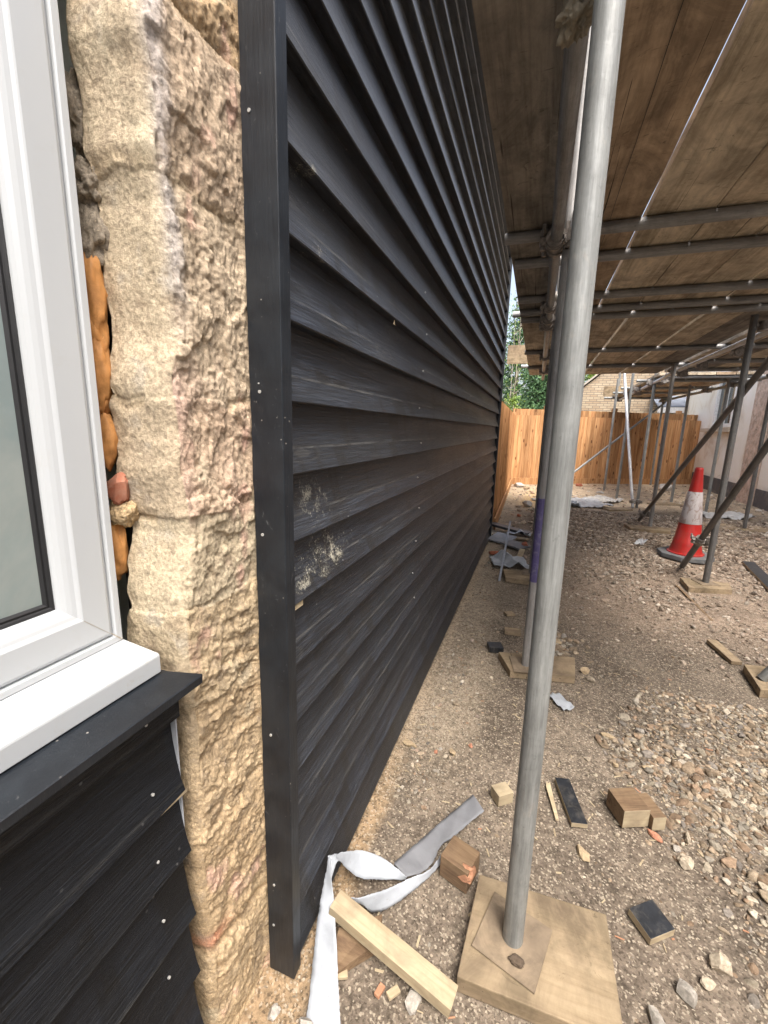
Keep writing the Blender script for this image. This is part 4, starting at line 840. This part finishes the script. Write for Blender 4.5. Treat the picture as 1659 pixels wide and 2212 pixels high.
# pile by the far end of the wall
offcut('board_offcut', 'long black moulded board on top of the debris pile by the wall end', 'board offcut', (-.225, 5.42), (.50, .13, .03), rad(-20), M_blk, .05, (0, rad(5)))
offcut('board_offcut', 'grey weathered board leaning in the debris pile', 'board offcut', (-.28, 4.98), (.24, .30, .018), rad(-18), mat_plain('weathered grey board', (.19, .20, .22), .7, dirt=(.35, .32, .28)), .03, (rad(5), rad(4)))
offcut('board_offcut', 'dark grey square board nearest us in the debris pile', 'board offcut', (-.12, 4.78), (.24, .26, .018), rad(-28), mat_plain('dark grey board', (.10, .105, .115), .6, dirt=(.3, .27, .24)), .02, (rad(-4), rad(5)))
offcut('timber_offcut', 'pale upright slip of wood by the third pole', 'timber offcut', (-.055, 4.40), (.05, .24, .02), rad(-8), M_pale, .02, (rad(12), 0))
offcut('timber_offcut', 'thin tan plank under the grey boards', 'timber offcut', (-.20, 5.16), (.42, .09, .02), rad(-12), M_sole, .01)
blob('brick_fragment', (-.31, 4.36, .025), (.07, .035, .03), M_redbr, None, 95, .3, 3, (0, 0, .2), True); tag(bpy.data.objects[-1] if False else [o for o in bpy.data.objects if o.name.startswith('brick_fragment')][-1], 'red brick fragment behind the folded white sheet', 'brick fragment')
o = blob('brick_fragment', (-.02, 4.82, .03), (.05, .04, .035), M_redbr, None, 96, .4, 3, (0, 0, 1), True); tag(o, 'orange brick lump beside the dark grey board', 'brick fragment')
a = PZ(cW((333, 485)), .005); b = PYp(cW((388, 190)), a[1]+.75)
d = Vector(b)-Vector(a); ms = MB().box((-.009, -.0015, 0), (.009, .0015, d.length)).build('metal_strip', mat_plain('grey metal strip', (.34, .36, .40), .45, .5), bev=.0004); ms.location = a; ms.rotation_euler = d.to_track_quat('Z', 'Y').to_euler(); tag(ms, 'thin grey metal strip leaning over the debris pile', 'metal strip')
# the long white ribbon of membrane
def ribbon(parts, label):
    t = empty('membrane_ribbon', (-.35, .75, 0)); rng_r = np.random.default_rng(8)
    for secs, mat, nm in parts:
        L = np.array([PZ(cS(s[0]), s[2]) for s in secs]); R__ = np.array([PZ(cS(s[1]), s[3] if len(s) > 3 else s[2]) for s in secs])
        def cr(A, n=14):
            out = []
            for i in range(len(A)-1):
                p0 = A[max(i-1, 0)]; p1 = A[i]; p2 = A[i+1]; p3_ = A[min(i+2, len(A)-1)]
                for k in range(n):
                    s = k/n; out.append(.5*((2*p1)+(-p0+p2)*s+(2*p0-5*p1+4*p2-p3_)*s*s+(-p0+3*p1-3*p2+p3_)*s**3))
            out.append(A[-1]); return np.array(out)
        l = cr(L); r = cr(R__); m_ = 7; vs = []
        for i in range(len(l)):
            wv = np.linalg.norm(l[i]-r[i])
            for j in range(m_):
                s = j/(m_-1); q = l[i]*(1-s)+r[i]*s; q = q+np.array([0, 0, .05*wv*math.sin(s*math.pi)*math.sin(i*.25)])+.0008*np.array([vn(np.array([[i*.35, j*.9, 1.]]), 3)[0], vn(np.array([[i*.35, j*.9, 9.]]), 4)[0], 1.3*vn(np.array([[i*.45, j*1.1, 5.]]), 5)[0]])+(.0004*rng_r.normal(size=3) if j in (0, m_-1) else 0); vs.append(q)
        o = mesh_obj(nm, np.array(vs)-np.array([-.35, .75, 0]), grid_faces(len(l), m_), mat, t, smooth=True); s_ = o.modifiers.new('thickness', 'SOLIDIFY'); s_.thickness = .0007
    return tag(t, label, 'membrane ribbon')
ribbon([([((250, 2050), (560, 2080), .004), ((318, 1770), (515, 1858), .012), ((345, 1530), (505, 1690), .03), ((370, 1290), (495, 1480), .05), ((398, 1110), (478, 1150), .09), ((425, 960), (460, 1000), .14), ((440, 862), (462, 880), .175)], M_memb, 'hanging_strip'),
        ([((440, 858), (455, 1010), .172, .13), ((470, 850), (500, 890), .165, .15), ((560, 832), (545, 930), .12, .09), ((650, 828), (620, 985), .085, .05), ((760, 868), (720, 1000), .06, .03), ((850, 935), (830, 1002), .045, .022), ((908, 985), (900, 1004), .035, .02)], M_memb, 'twisted_strip'),
        ([((905, 985), (830, 905), .022), ((1000, 955), (905, 835), .012), ((1065, 895), (1000, 755), .010), ((1110, 800), (1100, 665), .012), ((1200, 735), (1180, 598), .016), ((1290, 655), (1250, 540), .02), ((1366, 595), (1300, 495), .035)], M_membg, 'grey_strip'),
        ([((1112, 850), (1112, 905), .03, .012), ((1040, 940), (1040, 985), .035, .012), ((930, 990), (940, 1070), .04, .012), ((800, 1050), (830, 1150), .055, .015), ((700, 1085), (715, 1196), .075, .02), ((620, 1108), (645, 1150), .09, .06), ((560, 1102), (580, 1128), .095, .08), ((480, 1105), (475, 1128), .10, .09)], M_memb, 'return_strip')],
       'long white and grey ribbon of building membrane trailing from the cladding across the dirt')
# separate larger stones one can point to
cols = {'tan': (.40, .31, .20), 'pale': (.40, .34, .26), 'grey': (.36, .33, .29), 'red': (.42, .2, .13)}
for k, (x, y, sx, sy, sz, rz, cn, lb) in enumerate([
    (-.378, 1.475, .046, .024, .018, -.2, 'tan', 'flat tan stone against the foot of the cladding'), (-.205, 1.495, .018, .030, .015, .3, 'tan', 'pointed tan stone between the cladding and the nearest pole'),
    (-.268, 1.470, .013, .011, .010, 0, 'red', 'small red stone beside a blue-grey pebble'), (-.255, 1.492, .011, .010, .009, 0, 'grey', 'blue-grey pebble touching the small red stone'),
    (-.143, 1.553, .012, .016, .010, .2, 'red', 'orange chip behind the pointed tan stone'), (.541, 1.304, .030, .036, .022, .4, 'pale', 'angular pale stone at the edge of the gravel heap'),
    (.540, 1.035, .038, .030, .028, .2, 'pale', 'rounded whitish rock near the lower right'), (.497, .985, .026, .022, .02, .7, 'pale', 'smaller white rock beside the rounded whitish rock'),
    (.442, .945, .042, .028, .022, -.6, 'grey', 'flat grey-tan slab stone in front of the whitish rocks'), (.246, 1.228, .026, .040, .014, .5, 'tan', 'rough tan flake lying alone in the dirt'),
    (.362, .865, .020, .046, .022, .5, 'grey', 'long grey stone at the bottom edge'), (.472, 1.375, .016, .04, .012, .9, 'red', 'reddish flat stone by the joined blocks'),
    (.528, 1.351, .022, .018, .014, .2, 'grey', 'grey stone chip on the heap edge'), (.570, 1.40, .012, .040, .016, -.2, 'pale', 'long pale sliver standing on the gravel'),
    (.513, 1.685, .024, .016, .014, 0, 'tan', 'squarish tan pebble above the joined blocks'), (.406, 1.665, .014, .020, .014, .2, 'tan', 'oval pebble left of the squarish tan pebble'),
    (.306, 1.655, .018, .014, .011, 0, 'pale', 'round pebble behind the black board offcut'), (.406, 1.83, .050, .018, .014, -.2, 'tan', 'long flat tan stone at the back of the gravel heap'),
    (.535, 1.90, .026, .024, .02, 0, 'grey', 'lumpy grey rock at the back of the gravel heap'), (.361, 1.34, .012, .012, .009, 0, 'pale', 'white round pebble in front of the joined blocks'),
    (-.147, .712, .030, .034, .016, .3, 'grey', 'dusty grey lump below the pale batten'), (-.352, .592, .03, .022, .018, .3, 'grey', 'grey lump beside the foot of the white ribbon'),
    (-.43, .585, .02, .018, .014, 1, 'grey', 'small concrete crumb by the corner trim'), (.355, 2.33, .04, .028, .024, .6, 'tan', 'tan rock against the right end of the slanted sole board'),
    (.375, 2.26, .034, .024, .02, -.7, 'pale', 'pale oval stone at the corner of the slanted sole board'), (.23, 2.62, .04, .03, .025, .2, 'tan', 'brown rock on the small heap behind the second pole'),
    (.19, 2.52, .035, .028, .022, .9, 'tan', 'tan rock nearest the second pole on the small heap'), (.27, 2.72, .035, .025, .022, .5, 'grey', 'grey rock at the back of the small heap')]):
    c_ = np.array(cols[cn])*(.9+.02*(k % 8)); o = blob('stone', (x, y, sz*.55+float(gh(np.array([x]), np.array([y]))[0])), (sx*.68, sy*.68, sz*.8), M_gravel, None, 200+k, .35, 3, (0, 0, rz), True, 2.2, tuple(c_)); tag(o, lb, 'stone', 'loose stones on the ground')
q = np.stack([rg.normal(.22, .06, 150), rg.normal(2.58, .13, 150)], 1); q = q[(q[:, 0] > .12) & (q[:, 1] > 2.44)]
g6 = scatter('gravel', q, np.clip(rg.lognormal(math.log(.016), .3, len(q)), .008, .028), 1, palA[:4], 6, .25); tag(g6, 'small heap of tan stones behind the slanted sole board', 'gravel', kind='stuff')
# wood splinters and chips scattered around (uncountable)
ch = MB(); rc = random.Random(4)
for k in range(260):
    x = rc.uniform(-.36, .9); y = rc.uniform(.5, 2.6); l = rc.uniform(.004, .016); w2 = rc.uniform(.0012, .004); a = rc.uniform(0, 6.28); z = float(gh(np.array([x]), np.array([y]))[0])+.002
    ca, sa = math.cos(a), math.sin(a); vs = [(x+ca*u-sa*v, y+sa*u+ca*v, z+dz) for dz in (0, .0012) for u, v in ((-l, -w2), (l, -w2*.4), (l*.9, w2), (-l*.8, w2*.7))]
    ch.add(vs, [(3, 2, 1, 0), (4, 5, 6, 7), (0, 1, 5, 4), (1, 2, 6, 5), (2, 3, 7, 6), (3, 0, 4, 7)], 0 if k % 14 else 1)
o = ch.build('wood_chips', M_pale, mats=[M_pale, M_orange]); tag(o, 'scattered pale and orange wood chips on the near dirt', 'wood chips', kind='stuff')
for k, (x, y, l, w2, a, mt, lb) in enumerate([(-.330, .693, .05, .02, .5, M_pale, 'short pale splinter beside the brown wedge'), (-.225, .700, .026, .014, 1.3, M_orange, 'orange wood sliver below the batten'), (-.195, .708, .03, .016, .9, M_pale, 'pale wood chip just right of the orange sliver'), (.0, 1.19, .0, 0, 0, None, '')][:3]):
    offcut('wood_chip', lb, 'wood chip', (x, y), (l, w2, .008), a, mt, .003, (0, .1))
# larger rubble on the far yard
for k, (x, y, r, mt, lb) in enumerate([(-.30, 10.2, .14, M_concrete, 'pale rubble lump in the far fence corner'), (-.12, 9.9, .08, M_sole, 'timber lump beside the fence corner rubble'), (-.05, 7.6, .13, M_concrete, 'grey-green stacked rubble near the left fence'), (.05, 8.3, .07, M_concrete, 'broken block on the sandy ground'),
                                       (1.05, 11.0, .10, M_redbr, 'red brick by the foot of the shaded fence'), (1.35, 9.9, .09, M_concrete, 'pale block beside the far planks'), (2.9, 11.4, .22, M_concrete, 'long grey block at the foot of the cream house'), (-.15, 6.6, .05, M_redbr, 'reddish stone beyond the debris pile')]):
    o = blob('rubble', (x, y, r*.35), (r, r*.7, r*.45), mt, None, 300+k, .35, 3, (0, 0, k*.7), True); tag(o, lb, 'rubble')

# ---- traffic cone
cc = (1.575, 5.12); cn = empty('traffic_cone', (cc[0], cc[1], .015)); tag(cn, 'red and white traffic cone on a grey octagonal base', 'traffic cone')
bs = MB(); poly = [(.235*math.cos(a)*(1 if i % 2 else 1.0)/math.cos(math.pi/8), .235*math.sin(a)/math.cos(math.pi/8)) for i, a in enumerate([math.pi/8+math.pi/4*j for j in range(8)])]
bs.prism(poly, 0, .045); bs.build('base', M_rub, cn, bev=.006)
def lathe(pr, n, name, mat, par):
    vs = [(r*math.cos(6.28318*j/n), r*math.sin(6.28318*j/n), z) for r, z in pr for j in range(n)]; m_ = len(pr)
    fs = [(i*n+j, i*n+(j+1) % n, (i+1)*n+(j+1) % n, (i+1)*n+j) for i in range(m_-1) for j in range(n)]
    mb = MB(); mb.add(vs, fs); return mb.build(name, mat, par, smooth=True)
H0 = .93
def cr_(z): return .135-(.135-.035)*(z-.045)/(H0-.045)
lathe([(.165, .045), (.165, .055), (.15, .062), (.143, .08), (cr_(.12)+.002, .14), (cr_(.19)+.003, .19), (cr_(.2), .196), (cr_(.37), .37)], 40, 'cone_body', M_red, cn)
lathe([(cr_(.36)+.0005, .365), (cr_(.37)+.003, .370), (cr_(.69)+.003, .690), (cr_(.69)+.0005, .694)], 40, 'reflective_sleeve', M_sleeve, cn)
lathe([(cr_(.685), .685), (cr_(.90), .90), (.038, .905), (.038, .925), (.030, .94), (.018, .94), (.018, .90)], 40, 'cone_tip', M_red, cn)

# ================================================================== FENCES, HOUSES, TREES
def fence(name, a, b, h, label, mat, base=0.0, bw_=.105, seed=0, posts=True, cap=False, side=1):
    a = np.array(a, float); b = np.array(b, float); L = np.hypot(*(b-a)); d = (b-a)/L; nrm = np.array([-d[1], d[0]])*side
    t = empty(name, (a[0], a[1], 0), math.atan2(d[1], d[0])); rgf = np.random.default_rng(seed); mb = MB(); x = 0
    while x < L:
        wv = bw_*rgf.uniform(.92, 1.08); hh = h+rgf.uniform(-.004, .004); c = (float(rgf.uniform()), 0, 0)
        y0_ = 0; th0, th1 = .006, .034; x1 = min(x+wv+.012, L)
        s_ = side
        vs = [(x, 0, base), (x1, 0.008*s_, base), (x1, (.008+th0)*s_, base), (x, (th1+.004)*s_, base)]; vs = vs+[(p[0], p[1], hh) for p in vs]
        mb.add(vs, [(0, 3, 2, 1), (4, 5, 6, 7), (0, 1, 5, 4), (1, 2, 6, 5), (2, 3, 7, 6), (3, 0, 4, 7)], 0, c); x += wv
    mb.build('boards', mat, t)
    gbd = MB(); gbd.box((0, .030 if side < 0 else -.03, base-.05), (L, .05 if side < 0 else -.008, base+.14), 0, (.4, 0, 0)) if False else gbd.box((0, -.030*side-.011, base-.05), (L, -.030*side+.011, base+.15), 0, (.45, 0, 0)); gbd.build('gravel_board', mat, t)
    if cap: MB().box((0, -.035, h), (L, .03, h+.022), 0, (.6, 0, 0)).build('capping', mat, t)
    if posts:
        x = .9
        while x < L: MB().box((x-.05, .03*side, 0), (x+.05, .13*side, h+.09), 0, (.5, 0, 0)).build('post', mat, t, bev=.003); x += 1.85
    return tag(t, label, 'fence')
fence('timber_fence', (-.45, 5.55), (-.52, 10.68), 1.63, 'side fence of orange boards running on from the black wall', M_fence, seed=1, side=1, posts=False)
fence('timber_fence', (-.52, 10.70), (4.0, 13.16), 1.64, 'back fence of vertical orange boards across the far end of the yard', M_fence, seed=2, side=1, posts=False)
fence('timber_fence', (-.60, 11.0), (3.95, 13.45), 1.80, 'taller neighbouring fence whose tops show above the back fence', M_fence2, base=.3, seed=3, side=1, posts=True, bw_=.09)
# cream house on the right
hs = empty('cream_house', (3.9, 14.6, 0)); tag(hs, 'cream rendered house wall with a white window and a dark plinth', 'house')
def H_(mb, nm, mat, **k): o = mb.build(nm, mat, **k); o.parent = hs; o.location = -Vector(hs.location); return o
hw = MB(); hw.box((3.9, 1.0, 0), (9, 11.20, 4.8)).box((3.9, 11.20, 0), (9, 12.25, 1.47)).box((3.9, 11.20, 2.75), (9, 12.25, 4.8)).box((3.9, 12.25, 0), (9, 14.6, 4.8)); hw.box((-.40, -8, 0), (9, -3.2, 2.6)).box((3.9, -3.19, 0), (9, .99, 4.8)); H_(hw, 'wall', M_rend)  # last two boxes: unseen wing and house extension added to block low light
H_(MB().box((3.885, 1.0, -.05), (3.899, 14.6, .34)), 'plinth', M_plinth)
ps = H_(MB().box((3.84, 9.62, 0), (3.899, 10.25, 4.8)), 'stone_strip', mat_plain('exposed mottled stonework', (.50, .38, .30), .95, var=.4, sc=9, bst=.9, dirt=(.7, .62, .55), dsc=12, damt=.8), bev=.01)
H_(MB().box((3.892, 10.29, .3), (3.8985, 10.31, 4.8)), 'crack', M_gask)
hwn = empty('window'); hwn.parent = hs; hwn.location = -Vector(hs.location)
mb = MB()
for (ya_, yb_, za, zb) in ((11.20, 11.27, 1.47, 2.75), (12.18, 12.25, 1.47, 2.75), (11.27, 12.18, 1.47, 1.55), (11.27, 12.18, 2.68, 2.75), (11.69, 11.76, 1.55, 2.68)): mb.box((3.86, ya_, za), (3.93, yb_, zb))
mb.build('frame', M_white, hwn); MB().box((3.915, 11.25, 1.5), (3.92, 12.2, 2.7)).build('glass', mat_plain('dark reflecting pane', (.06, .075, .07), .06, 0, .3, 3), hwn)
H_(MB().box((3.80, 11.08, 1.36), (3.8995, 12.75, 1.45)), 'window_sill', mat_plain('stone sill', (.5, .42, .32), .9, bst=.5), bev=.006)
H_(MB().box((3.82, -3.1, 4.8), (9.2, 14.8, 4.95)), 'roof', M_slate)
# brick gable house behind the fence
gb = empty('brick_house', (4.0, 16.5, 0)); tag(gb, 'buff brick gable house beyond the fence with a low slate roof', 'house')
gw = MB(); gw.add([(1.15, 16.5, 0), (7.4, 16.5, 0), (7.4, 16.5, 2.62), (4.28, 16.5, 5.36), (1.15, 16.5, 2.62), (1.15, 23, 0), (7.4, 23, 0), (7.4, 23, 2.62), (4.28, 23, 5.36), (1.15, 23, 2.62)], [(0, 1, 2, 3, 4), (9, 8, 7, 6, 5), (0, 4, 9, 5), (1, 6, 7, 2)])
def G_(mb, nm, mat, **k): o = mb.build(nm, mat, **k); o.parent = gb; o.location = -Vector(gb.location); return o
G_(gw, 'wall', M_brick)
rf = MB()
for (xa, za, xb, zb) in ((.95, 2.50, 4.28, 5.42), (7.6, 2.5, 4.28, 5.42)):
    rf.add([(xa, 16.42, za), (xb, 16.42, zb), (xb, 23.1, zb), (xa, 23.1, za), (xa, 16.42, za+.07), (xb, 16.42, zb+.07), (xb, 23.1, zb+.07), (xa, 23.1, za+.07)], [(0, 1, 2, 3), (4, 5, 6, 7), (0, 1, 5, 4), (1, 2, 6, 5), (2, 3, 7, 6), (3, 0, 4, 7)])
G_(rf, 'roof', mat_plain('light verge and tiles', (.45, .40, .34), .8))
pr_ = MB(); pr_.add([(3.4, 15.4, 2.10), (6.5, 15.4, 2.10), (6.5, 16.49, 2.48), (3.4, 16.49, 2.48), (3.4, 15.4, 2.14), (6.5, 15.4, 2.14), (6.5, 16.49, 2.52), (3.4, 16.49, 2.52)], [(0, 1, 2, 3), (4, 5, 6, 7), (0, 1, 5, 4), (1, 2, 6, 5), (2, 3, 7, 6), (3, 0, 4, 7)]); G_(pr_, 'porch_roof', M_slate)
G_(MB().box((3.4, 15.36, 1.93), (6.5, 15.40, 2.09)), 'fascia', M_white); G_(MB().box((3.5, 15.45, 0), (6.4, 16.49, 2.08)), 'porch_wall', M_brick)

def leaves(centers, sizes, name, mat, parent, seed, droop=0.0):
    rgl = np.random.default_rng(seed); n = len(centers); a = rgl.normal(size=(n, 3)); a /= np.linalg.norm(a, axis=1)[:, None]; b = rgl.normal(size=(n, 3)); b = np.cross(a, b); b /= np.linalg.norm(b, axis=1)[:, None]
    if droop: a[:, 2] -= droop; a /= np.linalg.norm(a, axis=1)[:, None]
    s = sizes[:, None]; V4 = np.stack([centers-a*s, centers-b*s*.45, centers+a*s, centers+b*s*.45], 1).reshape(-1, 3)
    Fq = np.arange(n*4).reshape(-1, 4); c = np.repeat(rgl.uniform(0, 1, n), 4); cc_ = np.stack([c, c, c], 1)
    return mesh_obj(name, V4, Fq, mat, parent, col=cc_)
def conifer(x, y, h, r, seed, label, mat):
    t = empty('conifer_tree', (x, y, 0)); rgl = np.random.default_rng(seed); MB().tube((0, 0, 0), (0, 0, h), .12, 10, None, 0, .02).build('trunk', M_bark, t)
    P = []
    nb = 110
    for i in range(nb):
        z = h*(.10+.88*(i/nb)); L = r*(1-(z/h))**.75*rgl.uniform(.65, 1.15); a = i*2.4+rgl.uniform(-.4, .4); k = int(170*L/r)+30; s = rgl.uniform(0.1, 1, k)**.7
        px = np.cos(a)*L*s; py = np.sin(a)*L*s; pz = z-.18*L*s**1.5+.04*rgl.normal(size=k); sp = .04+.16*s*(1-s*.5)
        P.append(np.stack([px+rgl.normal(size=k)*sp, py+rgl.normal(size=k)*sp, pz+rgl.normal(size=k)*.04], 1))
    P = np.concatenate(P); leaves(P, rgl.uniform(.03, .075, len(P)), 'crown', mat, t, seed+1, .4); return tag(t, label, 'tree')
def bush(name, x, y, h, r, seed, label, mat, n=6000, ls=(.03, .06), zb=.0, cat='tree'):
    t = empty(name, (x, y, 0)); rgl = np.random.default_rng(seed); tk = MB(); tk.tube((0, 0, 0), (0, 0, h*.6), .05, 8, None, 0, .02)
    K_ = 26; cen = rgl.normal(size=(K_, 3)); cen /= np.linalg.norm(cen, axis=1)[:, None]; cen = cen*np.array([r*.8, r*.8, h*.40])*rgl.uniform(.4, 1, (K_, 1))+np.array([0, 0, h*.58+zb])
    for c in cen[:12]: tk.tube((0, 0, h*.25), tuple(c), .018, 6, None, 0, .006)
    tk.build('trunk', M_bark, t)
    k = rgl.integers(0, K_, n); P = cen[k]+rgl.normal(size=(n, 3))*r*rgl.uniform(.12, .28, K_)[k][:, None]; leaves(P, rgl.uniform(*ls, n), 'crown', mat, t, seed+1); return tag(t, label, cat)
L_dark = mat_leaf('conifer needles', (.035, .085, .035), (.10, .19, .075)); L_lime = mat_leaf('spring leaves', (.10, .19, .03), (.30, .40, .09))
conifer(-.05, 15.2, 4.3, 1.15, 3, 'dark green conifer behind the back fence', L_dark)
conifer(-.95, 17.5, 6.4, 1.5, 5, 'taller conifer further back in the gap beside the wall', L_dark)
bush('leafy_shrub', -.60, 12.6, 2.35, .55, 7, 'lime green shrub in the fence corner', L_lime, 5000, (.02, .045), .1, 'shrub')
bush('leafy_tree', 1.6, 24.5, 5.4, 1.8, 9, 'bright green tree peeping past the brick gable', L_lime, 9000, (.05, .1))
for k, (x, y, h) in enumerate([(-.75, 13.2, 4.6), (-.88, 13.6, 5.0)]):
    t = empty('birch_sapling', (x, y, 0)); mb = MB(); rr = random.Random(k)
    px = [0, 0, 0]; q0 = Vector((0, 0, 0))
    for s in range(10):
        q1 = Vector((rr.uniform(-.03, .03), rr.uniform(-.03, .03), h*(s+1)/10)); mb.tube(q0, q1, .022*(1-s/11), 7, None, 0, .022*(1-(s+1)/11)); 
        for _ in range(3): mb.tube(q1, q1+Vector((rr.uniform(-.3, .3), rr.uniform(-.3, .3), rr.uniform(.15, .45))), .006, 5, None, 0, .002)
        q0 = q1
    mb.build('trunk', mat_plain('pale birch bark %d' % k, (.35, .31, .26), .9, var=.4, sc=6), t)
    rl = np.random.default_rng(k+70); P = np.stack([rl.normal(0, .22, 500), rl.normal(0, .22, 500), rl.uniform(.8, h+.2, 500)], 1); leaves(P, rl.uniform(.015, .03, 500), 'leaf_sprays', L_lime, t, k)
    tag(t, ['thin bare sapling closest to the end of the wall', 'second thin sapling, slightly taller and further off'][k], 'sapling')
